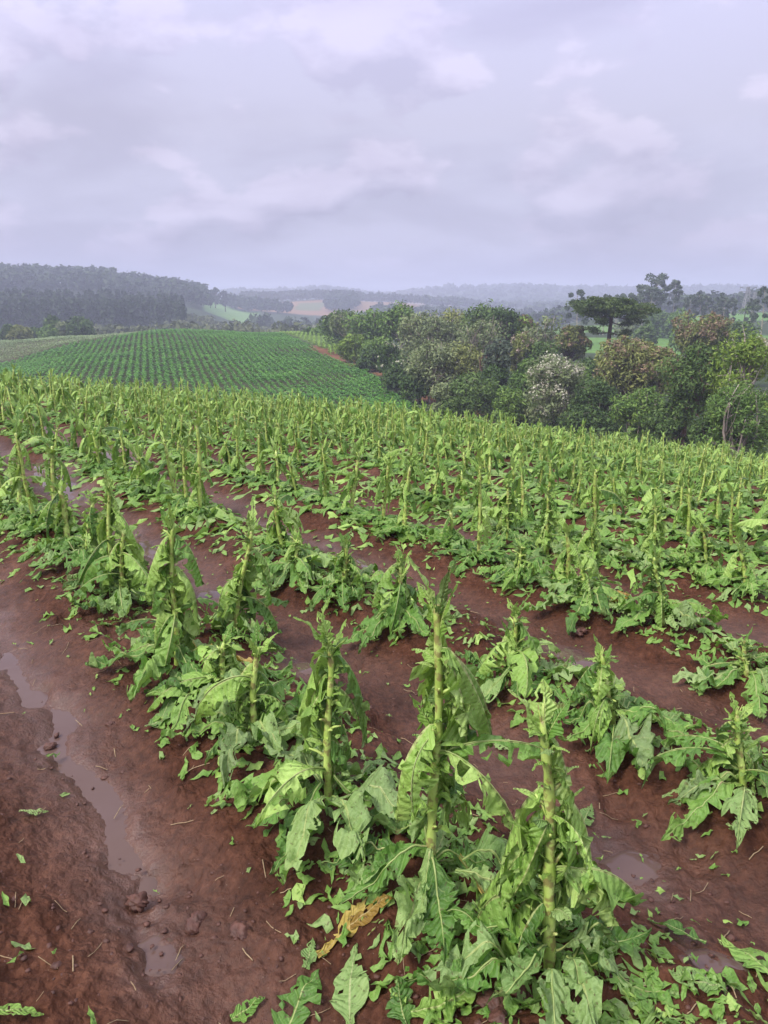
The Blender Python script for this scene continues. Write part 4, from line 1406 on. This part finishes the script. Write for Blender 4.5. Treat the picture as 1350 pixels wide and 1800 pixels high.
def broad_tree(seed, H, W, trunk_f=.35, lobes=11, ncards=2600, size=.26, mat='f_mid', bark='bark_pale', blossom=None, lobe_r=.34, squash=.8, gappy=.0, low=0.0, bl_mat='blossom', bare=0.0, bl_n=700):
    """-> (trunk mesh, crown mesh, blossom mesh or None); H and W in metres, foot at the origin."""
    lobes = int(lobes * 1.7); lobe_r = lobe_r * .80
    rng = np.random.default_rng(seed)
    tb = MB()
    ch = H * (1 + trunk_f - low) / 2
    rz = H * (1 - trunk_f + low) / 2
    rw = W / 2
    base = np.array([0, 0, 0.0])
    fork = np.array([rng.normal() * .04 * H, rng.normal() * .04 * H, H * trunk_f * rng.uniform(.75, 1.05)])
    tr = .022 * H * (1 + .3 * rng.random())
    limb(tb, rng, base + [0, 0, -.4], fork, tr * 1.15, tr * .8, .05, 7, 8)
    cents = []
    for k in range(lobes):
        az = k * 2.399 + rng.uniform(-.4, .4)
        zz = rng.uniform(-.75, .95) if k else .8
        rad = math.sqrt(max(0.05, 1 - zz * zz)) * rng.uniform(.4, 1.08)
        c = np.array([rad * rw * .75 * math.cos(az), rad * rw * .75 * math.sin(az), ch + zz * rz * .78])
        cents.append((c, rw * lobe_r * 2 * rng.uniform(.55, 1.3)))
    PP, DD = [], []
    for c, R in cents:
        mid = limb(tb, rng, fork + (c - fork) * 0.0, c + [0, 0, R * .55], tr * .62, tr * .15, .10, 6, 4)
        for q in range(3):
            d = rand_dirs(rng, 1)[0]; d[2] = abs(d[2])
            limb(tb, rng, mid[2 + q], c + d * R * .95, tr * .22, tr * .05, .12, 3, 3)
        n = int(ncards / lobes * (1 - bare))
        d = rand_dirs(rng, n)
        rr = R * (.30 + .70 * rng.random(n) ** .45)
        # smaller clumps inside each lobe
        cl = vnoise(d[:, 0] * 2.6 + c[0], d[:, 1] * 2.6 + d[:, 2] * 2.1 + c[1], 3)
        rr = rr * (1 + .22 * cl)
        kp = cl > -.60 + gappy
        d, rr = d[kp], rr[kp]
        PP.append(c + d * rr[:, None] * [1, 1, squash]); DD.append(d)
    P, D = np.concatenate(PP), np.concatenate(DD)
    kp = P[:, 2] > .25
    P, D = P[kp], D[kp]
    V, Q = cards(rng, P, D, size * 1.15, .36)
    crown = make_mesh('crown', V, [Q], [M[mat]], None, False)
    trunk = tb.mesh('trunk', [M[bark]])
    bl = None
    if blossom:
        BP, BD = [], []
        for c, R in cents:
            if rng.random() > blossom:
                continue
            for q in range(5):      # heads of blossom sit on the outside of the crown
                d = rand_dirs(rng, 1)[0]; d[2] = abs(d[2]) * .8 + .1
                hc = c + d * R * rng.uniform(.85, 1.1) * [1, 1, squash]
                n = max(6, bl_n // (lobes * 5))
                dd = rand_dirs(rng, n)
                BP.append(hc + dd * R * .30 * rng.random((n, 1)) ** .5); BD.append(dd)
        if BP:
            V, Q = cards(rng, np.concatenate(BP), np.concatenate(BD), size * .62, .7)
            bl = make_mesh('blossom', V, [Q], [M[bl_mat]], None, False)
    return trunk, crown, bl


def euc_tree(seed, H, W, ncards=1000, size=.4, mat='f_euc'):
    rng = np.random.default_rng(seed)
    tb = MB()
    tr = .014 * H
    top = np.array([rng.normal() * .05 * H, rng.normal() * .05 * H, H * .93])
    P = limb(tb, rng, [0, 0, -.4], top, tr, tr * .2, .03, 10, 7)
    PP, DD = [], []
    nl = 12
    for k in range(nl):
        f = .42 + .56 * k / (nl - 1)
        b = np.array([np.interp(f, np.linspace(0, 1, 10), P[:, i]) for i in range(3)])
        az = k * 2.4 + rng.uniform(-.5, .5)
        rad = W / 2 * (1.0 - .65 * abs(f - .62) / .4) * rng.uniform(.55, 1.0)
        c = b + [rad * math.cos(az), rad * math.sin(az), rad * rng.uniform(.4, .9)]
        limb(tb, rng, b, c, tr * .3, tr * .07, .08, 5, 4)
        R = W * rng.uniform(.10, .17)
        n = ncards // nl
        d = rand_dirs(rng, n)
        PP.append(c + d * (R * (.3 + .7 * rng.random(n) ** .5))[:, None] * [1, 1, .85]); DD.append(d)
    V, Q = cards(rng, np.concatenate(PP), np.concatenate(DD), size, .45)
    return tb.mesh('trunk', [M['bark_pale']]), make_mesh('crown', V, [Q], [M[mat]], None, False), None


def araucaria(seed, H, W):
    """Straight dark trunk under a flat wide crown of candelabra boughs that end in tufts."""
    rng = np.random.default_rng(seed)
    tb = MB()
    P = limb(tb, rng, [0, 0, -.5], [.25, 0, H * .97], .42, .20, .008, 12, 10)
    PP, DD = [], []
    for lv, (f, rad, n, rise) in enumerate([(.985, .50, 9, .05), (.95, .85, 11, .05), (.905, 1.0, 12, .05), (.85, .85, 6, .04), (.77, .62, 3, .06), (.66, .50, 2, .10)]):
        for k in range(n):
            az = k * 2 * PI / n + rng.uniform(-.25, .25) + lv * .5
            R = W / 2 * rad * rng.uniform(.72, 1.08)
            b = np.array([0.25 * f, 0, H * f])
            t = np.linspace(0, 1, 8)
            droop = -.07 * R * np.sin(t * PI) * 1.2 + rise * R * t ** 3 - (0.10 * R * t if math.cos(az) > .5 else 0)
            B = b + np.c_[R * t * math.cos(az), R * t * math.sin(az), droop]
            tb.tube(B, np.linspace(.085, .03, 8), 5)
            for q in range(9):
                tt = rng.uniform(.45, 1.0) if q > 2 else 1.0
                c = np.array([np.interp(tt, t, B[:, i]) for i in range(3)]) + rng.normal(size=3) * [.45, .45, .10]
                m = 40
                d = rand_dirs(rng, m)
                PP.append(c + d * (.75 * rng.random((m, 1)) ** .5) * [1, 1, .48] + [0, 0, .16]); DD.append(d * [.5, .5, 1])
    V, Q = cards(rng, np.concatenate(PP), np.concatenate(DD), .19, .35)
    return tb.mesh('trunk', [M['bark_dark']]), make_mesh('crown', V, [Q], [M['f_arau']], None, False), None


def palm(seed, H):
    rng = np.random.default_rng(seed)
    tb = MB()
    limb(tb, rng, [0, 0, -.3], [0.1, 0, H], .14, .11, .02, 6, 7)
    cb = MB()
    for k in range(22):
        az = k * 2.399; el = rng.uniform(-.3, 1.2)
        L = rng.uniform(1.8, 2.5)
        t = np.linspace(0, 1, 7)
        Pm = np.c_[L * t * math.cos(el) * math.cos(az), L * t * math.cos(el) * math.sin(az), L * t * math.sin(el) - .9 * t ** 2] + [0.1, 0, H]
        for i in range(1, 7):
            for sg in (-1, 1):
                sd = np.array([-math.sin(az), math.cos(az), 0]) * sg * .45 * (1.1 - t[i] * .6) + [0, 0, -.25]
                p = Pm[i]; q = Pm[i - 1]
                cb.add([q, p, p + sd], None, [[0, 1, 2]])
    return tb.mesh('trunk', [M['bark_dark']]), cb.mesh('crown', [M['f_dark']], False), None


def plant_tree(name, meshes, x, y, label, rz=0.0, sc=(1, 1, 1), group=None, sink=.1, cat='tree'):
    z = float(soil_height(x, y)) - sink
    e = link(name, None, loc=(x, y, z), rot=(0, 0, rz), sc=sc)
    for nm, me in zip(('trunk', 'crown', 'blossom'), meshes):
        if me is not None:
            link(nm, me, e)
    return tag(e, label, cat, group)


def tree_at(px, top_py, dist, w_px, kind, label, seed, group='trees of the wood beside the fields', name=None, **kw):
    x, y = at_dist(px, dist)
    zt = z_of(top_py, y, px)
    H = zt - float(soil_height(x, y))
    W = w_px * y / (FPX * 1.0)
    size = max(.10, .0021 * dist)
    if kind == 'euc':
        me = euc_tree(seed, H, W, size=max(.20, .0017 * dist), **kw)
        nm = 'eucalyptus_tree'
    elif kind == 'palm':
        me = palm(seed, H); nm = 'palm_tree'
    elif kind == 'arau':
        me = araucaria(seed, H, W); nm = 'araucaria_tree'
    else:
        pr = dict(dark=dict(mat='f_dark', bark='bark_dark', trunk_f=.28, lobes=13, low=.15), mid=dict(mat='f_mid', trunk_f=.3, lobes=12, gappy=.15, low=.12),
                  grey=dict(mat='f_grey', trunk_f=.3, lobes=14, lobe_r=.28, gappy=.25, low=.15), olive=dict(mat='f_olive', trunk_f=.3, lobes=12, gappy=.2, low=.1),
                  bright=dict(mat='f_bright', trunk_f=.2, lobes=11, low=.15), copper=dict(mat='f_olive', trunk_f=.42, lobes=13, lobe_r=.28, gappy=.2, bark='bark_dark', blossom=.85, bl_mat='f_copper', bl_n=4200),
                  bare=dict(mat='f_grey', trunk_f=.38, lobes=10, lobe_r=.24, gappy=.5, bare=.55), flower=dict(mat='f_olive', trunk_f=.25, lobes=13, lobe_r=.27, blossom=.9, gappy=.1, low=.1, bl_n=1500),
                  shrub=dict(mat='f_dark', trunk_f=.10, lobes=11, low=.1), gshrub=dict(mat='f_grey', trunk_f=.10, lobes=11, low=.1))[kind]
        pr = {**pr, **kw}
        pr.setdefault('ncards', int(np.clip(7400 * (90.0 / dist), 1800 if dist > 180 else 3500, 9000)))
        me = broad_tree(seed, H, W, size=size, **pr)
        nm = 'shrub' if 'shrub' in kind else 'broadleaf_tree'
    return plant_tree(name or nm, me, x, y, label, 0, group=group, cat='shrub' if 'shrub' in kind else 'tree')


TREES = [
    (592, 548, 168, 62, 'dark', 'dark round tree closing the far end of the wood', {}),
    (607, 546, 158, 62, 'bare', 'thin tree with pale forked branches at the far end of the wood', dict(lobe_r=.2)),
    (642, 541, 150, 66, 'mid', 'mid-green tree behind the pale forked one', {}),
    (668, 548, 152, 50, 'dark', 'narrow dark tree beside the mid-green one on the wood skyline', {}),
    (617, 588, 138, 46, 'bright', 'yellow-green low tree at the foot of the pale forked one', {}),
    (702, 532, 142, 62, 'mid', 'tallest light green crown at the far part of the wood', {}),
    (738, 544, 120, 78, 'grey', 'large grey-green tree with a domed pale crown', {}),
    (665, 590, 128, 50, 'mid', 'green tree between the yellow-green one and the first white blossoms', {}),
    (683, 598, 112, 42, 'flower', 'small tree with cream blossom at the dirt track', dict(mat='f_dark', blossom=.6)),
    (716, 616, 101, 44, 'flower', 'slim tree with white blossom heads halfway along the track', dict(mat='f_dark', blossom=.7)),
    (775, 556, 116, 84, 'grey', 'broad grey-green tree left of the bare-limbed one', {}),
    (760, 602, 92, 112, 'grey', 'wide grey-green tree drooping to the track end', dict(mat='f_grey')),
    (795, 546, 132, 84, 'olive', 'olive tree on the skyline behind the grey-green ones', {}),
    (852, 537, 126, 84, 'dark', 'dark flat-topped tree on the wood skyline', {}),
    (845, 560, 104, 92, 'bare', 'grey tree with long pale bare limbs in the middle of the wood', dict(lobe_r=.26)),
    (830, 664, 78, 92, 'shrub', 'dense dark round shrub behind the field crest', {}),
    (785, 676, 79, 52, 'gshrub', 'small grey shrub beside the dense round one', {}),
    (815, 606, 93, 82, 'olive', 'olive tree above the dense round shrub', dict(blossom=.3)),
    (886, 536, 119, 66, 'dark', 'dark tree right of the flat-topped one on the skyline', {}),
    (880, 590, 88, 52, 'mid', 'bluish-green narrow tree with a thin red trunk', dict(mat='f_euc', bark='bark_red')),
    (922, 584, 100, 52, 'flower', 'tree with pinkish blossom below the copper crown', dict(bl_mat='blossom_pink')),
    (915, 553, 121, 62, 'copper', 'yellowish-copper crown on the skyline left of the umbrella tree', dict(mat='f_bright')),
    (962, 554, 115, 88, 'bare', 'sparse tree with crooked pale trunk left of the umbrella tree', {}),
    (985, 626, 74, 128, 'flower', 'large bush-like tree covered in cream blossom behind the field', dict(trunk_f=.18, bl_n=2600, mat='f_grey')),
    (938, 622, 85, 62, 'bright', 'bright green low tree left of the cream blossoming one', dict(mat='f_mid')),
    (1012, 575, 110, 54, 'copper', 'small rusty-brown tree under the umbrella crown', {}),
    (1075, 527, 108, 138, 'arau', 'umbrella-crowned araucaria with a straight dark trunk', {}),
    (1118, 594, 80, 128, 'copper', 'wide copper-brown tree in front of the umbrella-crowned one', {}),
    (1176, 604, 78, 76, 'copper', 'copper tree with broken pale limbs right of the wide one', dict(bark='bark_pale')),
    (1242, 548, 108, 92, 'copper', 'high rust-tinged crown behind the dark trunked tree', {}),
    (1232, 592, 62, 108, 'dark', 'tall dark tree with a visible red-brown trunk', dict(bark='bark_red', trunk_f=.4, ncards=9500)),
    (1326, 572, 60, 120, 'bright', 'yellow-green dense tree at the right frame edge', dict(trunk_f=.25, mat='f_bright', ncards=10000)),
    (1322, 664, 51, 118, 'mid', 'drooping light green tree in the near right corner of the wood', dict(trunk_f=.12, low=.05, ncards=10000, mat='f_mid')),
    (1282, 690, 55, 70, 'dark', 'dark low tree between the trunked and the drooping ones', dict(trunk_f=.15)),
    (1058, 668, 70, 88, 'shrub', 'dark shrub right of the cream blossoming tree', {}),
    (1145, 678, 66, 92, 'shrub', 'dark tangled shrub under the wide copper tree', dict(mat='f_mid')),
    (1195, 690, 62, 72, 'shrub', 'dark shrub at the foot of the trunked tree', {}),
    (905, 680, 76, 66, 'shrub', 'green shrub left of the large cream blossoming tree', dict(mat='f_mid')),
    (870, 640, 86, 60, 'dark', 'dark tree above the green shrub', {}),
    (735, 655, 92, 50, 'shrub', 'dark shrub where the dirt track ends', {}),
    (700, 640, 100, 46, 'shrub', 'dark shrub beside the dirt track', {}),
    (650, 612, 125, 44, 'shrub', 'dark shrub at the upper part of the dirt track', {}),
    (1010, 640, 88, 70, 'mid', 'green tree behind the cream blossoming one', {}),
    (1040, 630, 98, 60, 'dark', 'dark tree at the foot of the umbrella-crowned one', {}),
    (955, 600, 100, 70, 'dark', 'dark tree behind the pinkish blossom', {}),
    (1300, 620, 68, 80, 'dark', 'dark tree behind the yellow-green one', {}),
    (1095, 640, 86, 70, 'mid', 'green tree behind the wide copper one', dict(mat='f_olive')),
]
for k, (px, py, d, w, kd, lab, kw) in enumerate(TREES):
    tree_at(px, py, d, w, kd, lab, 2000 + k, **kw)

EUC = [
    (1021, 508, 235, 44, 'lone round eucalyptus left behind the umbrella crown'), (1160, 482, 300, 56, 'tallest eucalyptus of the group on the skyline'),
    (1185, 492, 305, 34, 'slim eucalyptus just right of the tallest one'), (1132, 502, 298, 44, 'eucalyptus just left of the tallest one'),
    (1108, 516, 290, 40, 'lower eucalyptus at the left end of the group'), (1150, 505, 285, 46, 'eucalyptus in front of the tallest one'),
    (1212, 517, 290, 28, 'first small eucalyptus right of the tall group'), (1231, 514, 292, 26, 'second small eucalyptus right of the tall group'),
    (1247, 520, 288, 24, 'third small eucalyptus right of the tall group'), (1262, 514, 290, 24, 'fourth small eucalyptus right of the tall group'),
    (1276, 522, 286, 22, 'fifth small eucalyptus right of the tall group'), (1290, 523, 284, 22, 'sixth small eucalyptus near the green pasture'),
    (1320, 524, 262, 24, 'small dark eucalyptus below the power pylon'), (1347, 504, 220, 40, 'tall eucalyptus cut by the right frame edge'),
    (1085, 522, 280, 36, 'low eucalyptus over the umbrella crown'), (1065, 520, 285, 32, 'low eucalyptus left over the umbrella crown'),
]
for k, (px, py, d, w, lab) in enumerate(EUC):
    tree_at(px, py, d, w, 'euc', lab, 2200 + k, 'eucalyptus trees behind the wood')
tree_at(1313, 543, 240, 14, 'palm', 'small palm standing in the green pasture', 2300, 'trees in the pasture')
for k, (px, py, d, w, kd, lab) in enumerate([
        (1262, 556, 170, 66, 'dark', 'dark tree in front of the far pasture'), (1310, 558, 160, 62, 'dark', 'dark tree right before the far pasture'),
        (1215, 560, 190, 46, 'mid', 'green bush at the pasture hedge'), (1140, 566, 200, 34, 'shrub', 'round dark bush on the pasture below the araucaria'),
        (1165, 548, 262, 50, 'dark', 'dark hedge tree behind the pasture'), (1200, 546, 258, 44, 'mid', 'green hedge tree behind the pasture'),
        (1110, 560, 255, 46, 'grey', 'grey hedge tree at the pasture end'), (1342, 585, 130, 44, 'flower', 'small pale blossoming tree at the right frame edge'),
        (30, 576, 232, 34, 'olive', 'yellowish-brown bush by the pale field'), (8, 572, 236, 26, 'dark', 'dark bush at the left frame edge'),
        (52, 577, 240, 22, 'dark', 'dark little tree right of the yellowish bush'), (78, 578, 232, 34, 'mid', 'green shrub at the end of the pale field'),
        (86, 552, 245, 24, 'dark', 'pointed dark tree behind the green shrub'), (104, 566, 240, 26, 'grey', 'greyish tree left of the round dark one'),
        (135, 560, 236, 46, 'dark', 'round dark tree where the pale and dark fields meet'),
        (545, 582, 210, 26, 'dark', 'dark tree at the corner of the bright field'), (560, 578, 205, 24, 'mid', 'slim dark-green tree next to the wood end'),
        (528, 590, 215, 22, 'olive', 'low bush behind the bright green field'), (455, 592, 226, 14, 'dark', 'tiny bush on the hill shoulder'), (478, 594, 224, 16, 'shrub', 'small dark bush behind the hill shoulder')]):
    tree_at(px, py, d, w, kd, lab, 2400 + k, 'scattered trees between the fields', trunk_f=.1)


# undergrowth that closes the foot of the wood
def undergrowth():
    rng = np.random.default_rng(8)
    PP, DD = [], []
    for k in range(520):
        px = rng.uniform(600, 1400)
        t = (px - 600) / 750
        d0 = np.interp(px, [600, 660, 720, 780, 860, 960, 1100, 1250, 1400], [150, 122, 100, 82, 76, 72, 64, 56, 49])
        d = d0 * rng.uniform(1.0, 1.45)
        x, y = at_dist(px, d)
        if track_dist(np.array([x]), np.array([y]))[0] < 2.8:
            continue
        z = float(soil_height(x, y))
        R = rng.uniform(.7, 1.7)
        n = 90
        dd = rand_dirs(rng, n)
        PP.append(np.array([x, y, z + R * .55]) + dd * (R * (.4 + .6 * rng.random(n) ** .5))[:, None] * [1, 1, .8]); DD.append(dd)
    P = np.concatenate(PP)
    V, Q = cards(rng, P, np.concatenate(DD), .20)
    tag(link('undergrowth', make_mesh('undergrowth', V, [Q], [M['f_dark']], None, False)), 'dark undergrowth along the foot of the wood', 'undergrowth', kind='stuff')


undergrowth()


# ------------------------------------------------------------------ far woods: masses of trees on the hills
def wood_mass(name, label, spots, hts, wid, mat, ncard, size, seed, conic=False, trunks=False):
    rng = np.random.default_rng(seed)
    PP, DD = [], []
    mb = MB()
    for (x, y), h in zip(spots, hts):
        z = float(smooth_height(x, y)) - _H0
        w = wid * rng.uniform(.75, 1.25)
        n = ncard
        d = rand_dirs(rng, n)
        if conic:
            t = rng.random(n) ** .8
            rr = w * (1.0 - .75 * t) * rng.uniform(.5, 1, n)
            P = np.c_[rr * d[:, 0], rr * d[:, 1], h * (.30 + .70 * t)]
        else:
            P = d * (.35 + .65 * rng.random((n, 1)) ** .5) * [w, w, h * .36] + [0, 0, h * .64]
        PP.append(P + [x, y, z]); DD.append(d)
        if trunks:
            mb.tube([[x, y, z - .5], [x, y, z + h * .7]], np.array([.28, .16]), 4, 1)
    V, Q = cards(rng, np.concatenate(PP), np.concatenate(DD), size, .6)
    mb.add(V, Q)
    o = link(name, mb.mesh(name, [M[mat], M['bark_pale']], False))
    tag(o, label, 'wood', kind='stuff')


def polar_spots(rng, n, az0, az1, r0, r1, test=None):
    out = []
    while len(out) < n:
        az, r = math.radians(rng.uniform(az0, az1)), math.sqrt(rng.uniform(r0 ** 2, r1 ** 2))
        x, y = r * math.sin(az), r * math.cos(az)
        if test is None or test(math.degrees(az), r):
            out.append((x, y))
    return out


rg = np.random.default_rng(12)
sp = polar_spots(rg, 750, -32, -14.0, 405, 500, lambda a, r: a < -14.6 - .0 * r)
wood_mass('pine_plantation', 'dark even-topped plantation across the hillside', sp, rg.uniform(15, 18.5, len(sp)), 2.6, 'forest', 60, 1.05, 21, True)
sp = polar_spots(rg, 700, -32, -10.6, 640, 800, lambda a, r: a < -13.2 + max(0, 690 - r) * .02)
wood_mass('ridge_wood', 'hazy wood on the ridge behind the plantation', sp, rg.uniform(13, 19, len(sp)), 4.2, 'forest', 46, 1.9, 22)
sp = polar_spots(rg, 620, -15.5, 1.5, 280, 470)
wood_mass('valley_scrub', 'grey-green scrub wood filling the valley behind the hill', sp, rg.uniform(6, 11, len(sp)), 4.4, 'forest_grey', 55, 1.1, 23)
sp = polar_spots(rg, 260, -24, -14, 290, 380)
wood_mass('scrub_belt', 'pale scrub belt below the plantation', sp, rg.uniform(6, 10, len(sp)), 4.2, 'forest_grey', 60, 1.0, 24)
sp = polar_spots(rg, 700, -11, 34, 480, 860, lambda a, r: not (a < -1.0 and r > 560))
wood_mass('middle_wood', 'hazy woodland in the broad valley', sp, rg.uniform(8, 15, len(sp)), 5.5, 'forest', 40, 2.2, 25)
sp = polar_spots(rg, 300, -10.5, -2.0, 1125, 1230) + polar_spots(rg, 90, -4.4, -2.0, 940, 1120) + polar_spots(rg, 200, -2, 6, 1140, 1300) + polar_spots(rg, 120, -11.5, -7, 840, 905, lambda a, r: a < -9.5 or r < 870)
wood_mass('hedgerow_trees', 'bluish hedgerow trees around the far tan fields', sp, rg.uniform(9, 16, len(sp)), 4.5, 'forest', 34, 2.4, 26)
sp = polar_spots(rg, 1500, -12, 34, 1900, 2950)
wood_mass('far_hill_woods', 'woods on the far blue hills', sp, rg.uniform(12, 20, len(sp)), 11, 'forest', 16, 6.5, 27)
sp = polar_spots(rg, 700, 3, 34, 1100, 1900)
wood_mass('distant_valley_woods', 'woods in the hazy distance before the blue hills', sp, rg.uniform(9, 15, len(sp)), 8, 'forest', 18, 4.5, 28)

# trees that stand out on the left skyline
for k, (px, py, d, w, lab) in enumerate([
        (4, 474, 745, 12, 'leftmost skyline tree on the ridge'), (12, 478, 745, 8, 'small skyline tree between two taller ones'), (22, 472, 745, 12, 'lone tree standing on the bare ridge top'),
        (45, 467, 750, 34, 'highest round crown on the ridge'), (72, 470, 752, 30, 'second high crown on the ridge'), (90, 473, 750, 26, 'crown at the edge of the high ridge grove'),
        (112, 473, 760, 18, 'airy tall tree right of the ridge grove'), (130, 479, 760, 18, 'airy lower tree on the thin ridge row'), (145, 485, 760, 14, 'thin tree at the gap in the ridge row'),
        (158, 479, 755, 18, 'first tree of the dense ridge row'), (175, 480, 755, 18, 'second tree of the dense ridge row'), (192, 481, 755, 18, 'third tree of the dense ridge row'), (210, 484, 755, 18, 'fourth tree of the dense ridge row'),
        (230, 485, 755, 18, 'fifth tree of the dense ridge row'), (246, 489, 755, 16, 'sixth tree of the dense ridge row'), (262, 491, 755, 16, 'last tree of the dense ridge row'), (285, 497, 758, 10, 'small tree in the ridge saddle'),
        (309, 490, 770, 12, 'first tree of the far ridge row'), (325, 493, 770, 16, 'second tree of the far ridge row'), (342, 494, 770, 16, 'third tree of the far ridge row'), (360, 497, 770, 16, 'fourth tree of the far ridge row'), (378, 504, 770, 16, 'fifth tree of the far ridge row'), (395, 511, 770, 14, 'last tree of the far ridge row')]):
    tree_at(px, py, d, w, 'euc' if k in (6, 7, 8) else 'dark', lab, 2600 + k, 'trees standing out on the ridge', **({} if k in (6, 7, 8) else dict(ncards=500, lobes=8, mat='forest')))


# ------------------------------------------------------------------ crops on the other fields
def crop(name, label, mask, x0, x1, y0, y1, ang, row, gap, leaf, h, nleaf, mat, seed, wj=.06, patch=0.0):
    rng = np.random.default_rng(seed)
    c, s = math.cos(ang), math.sin(ang)
    ext = max(x1 - x0, y1 - y0) * 1.1
    cx, cy = (x0 + x1) / 2, (y0 + y1) / 2
    a, b = np.meshgrid(np.arange(-ext / 2, ext / 2, row), np.arange(-ext / 2, ext / 2, gap), indexing='ij')
    a, b = a.ravel(), b.ravel()
    a = a + rng.normal(0, wj, len(a)); b = b + rng.normal(0, gap * .2, len(b))
    X, Y = cx + a * c + b * s, cy - a * s + b * c
    k = (X > x0) & (X < x1) & (Y > y0) & (Y < y1)
    X, Y = X[k], Y[k]
    k = mask(X, Y) & (vnoise(X / 7, Y / 7, seed) > -1.2 + patch) & (rng.random(len(X)) > .04)
    # only what can be seen over the crest
    X, Y = X[k], Y[k]
    Z = soil_height(X, Y, False)
    n = len(X)
    az = rng.random((n, nleaf)) * .9 + np.arange(nleaf) * 2.4
    el = rng.uniform(.5, 1.2, (n, nleaf))
    L = leaf * rng.uniform(.7, 1.2, (n, nleaf)) * (1 + .25 * vnoise(X / 9, Y / 9, seed + 1))[:, None]
    dx, dy = np.cos(az), np.sin(az)
    b0 = np.stack([np.repeat(X[:, None], nleaf, 1), np.repeat(Y[:, None], nleaf, 1), Z[:, None] + h * rng.uniform(.1, .9, (n, nleaf))], -1)
    m0 = b0 + np.stack([dx * L * .5 * np.cos(el), dy * L * .5 * np.cos(el), L * .5 * np.sin(el)], -1)
    t0 = m0 + np.stack([dx * L * .55, dy * L * .55, -L * .12], -1)
    sd = np.stack([-dy, dx, np.zeros_like(dx)], -1) * (L * .22)[..., None]
    V = np.stack([b0, m0 + sd, t0, m0 - sd], -2).reshape(-1, 3)
    Q = np.arange(len(V)).reshape(-1, 4)
    tag(link(name, make_mesh(name, V, [Q], [M[mat]], None, False)), label, 'crop', kind='stuff')
    print(name, n)


crop('green_crop', 'dark green crop in rows over the rounded hill', hill_mask, -92, 8, 60, 205, math.radians(-17), 1.12, .48, .58, .50, 6, 'crop', 5, wj=.09, patch=.16)
crop('pale_crop', 'pale crop in wide rows beyond the hill', pale_mask, -110, -58, 135, 206, math.radians(28), 2.4, .4, .62, .40, 6, 'crop_pale', 6, wj=.05)
crop('bright_crop', 'yellow-green crop between the hill and the wood', bright_mask, -40, -6, 150, 230, math.radians(-5), 1.1, .8, .6, .55, 6, 'crop_bright', 7)


# ------------------------------------------------------------------ power line tower
def pylon(px, top, dist, lab, narm):
    x, y = at_dist(px, dist)
    z = float(soil_height(x, y))
    H = z_of(top, y, px) - z
    e = link('power_pylon', None, loc=(x, y, z))
    mb = MB()
    def wd(t): return 1.7 * (1 - t) + .45 * t
    for sx in (-1, 1):
        for sy in (-1, 1):
            mb.tube([[sx * 1.7, sy * 1.7, -.5], [sx * .45, sy * .45, H]], np.array([.2, .15]), 4)
    n = 8
    for k in range(n):
        z0, z1 = H * k / n, H * (k + 1) / n
        w0, w1 = wd(k / n), wd((k + 1) / n)
        for sy in (-1, 1):
            mb.tube([[-w0, sy * w0, z0], [w1, sy * w1, z1]], np.array([.12, .12]), 4); mb.tube([[w0, sy * w0, z0], [-w1, sy * w1, z1]], np.array([.12, .12]), 4)
            mb.tube([[sy * w0, -w0, z0], [sy * w1, w1, z1]], np.array([.12, .12]), 4); mb.tube([[sy * w0, w0, z0], [sy * w1, -w1, z1]], np.array([.12, .12]), 4)
    link('tower', mb.mesh('tower', [M['steel']], False), e)
    for k in range(narm):
        ab = MB()
        zz = H * (.985 - .16 * k)
        ab.tube([[-4.2, 0, zz], [4.2, 0, zz]], np.array([.13, .13]), 4)
        ab.tube([[-4.2, 0, zz], [0, 0, zz - 1.1], [4.2, 0, zz]], np.array([.09, .1, .09]), 4)
        for sx in (-4, 0, 4):
            ab.tube([[sx, 0, zz], [sx, 0, zz - 1.3]], np.array([.10, .10]), 5)
        link('crossarm', ab.mesh('crossarm', [M['steel']], False), e)
    tag(e, lab, 'pylon', 'power pylons on the skyline')


pylon(1313, 504, 420, 'tall lattice power pylon against the sky at right', 2)
pylon(1326, 514, 470, 'lower power pylon just behind the tall lattice one', 1)

# ------------------------------------------------------------------ moist air
def haze():
    x0, x1, y0, y1, z0, z1 = -3700, 3700, -3700, 3700, -34, 62
    V = np.array([(x, y, z) for x in (x0, x1) for y in (y0, y1) for z in (z0, z1)], float)
    Q = [(0, 1, 3, 2), (4, 6, 7, 5), (0, 4, 5, 1), (2, 3, 7, 6), (0, 2, 6, 4), (1, 5, 7, 3)]
    m, nt, out = new_mat('moist_air')
    pv = node(nt, 'ShaderNodeVolumePrincipled')
    pv.inputs['Color'].default_value = (0.74, 0.79, 1.0, 1)
    pv.inputs['Density'].default_value = HAZE
    pv.inputs['Anisotropy'].default_value = 0.1
    nt.links.new(pv.outputs[0], out.inputs['Volume'])
    tag(link('haze', make_mesh('haze', V, [Q], [m], None, False)), 'thin bluish haze over the far hills', 'haze', kind='stuff')


HAZE = 0.0007
haze()
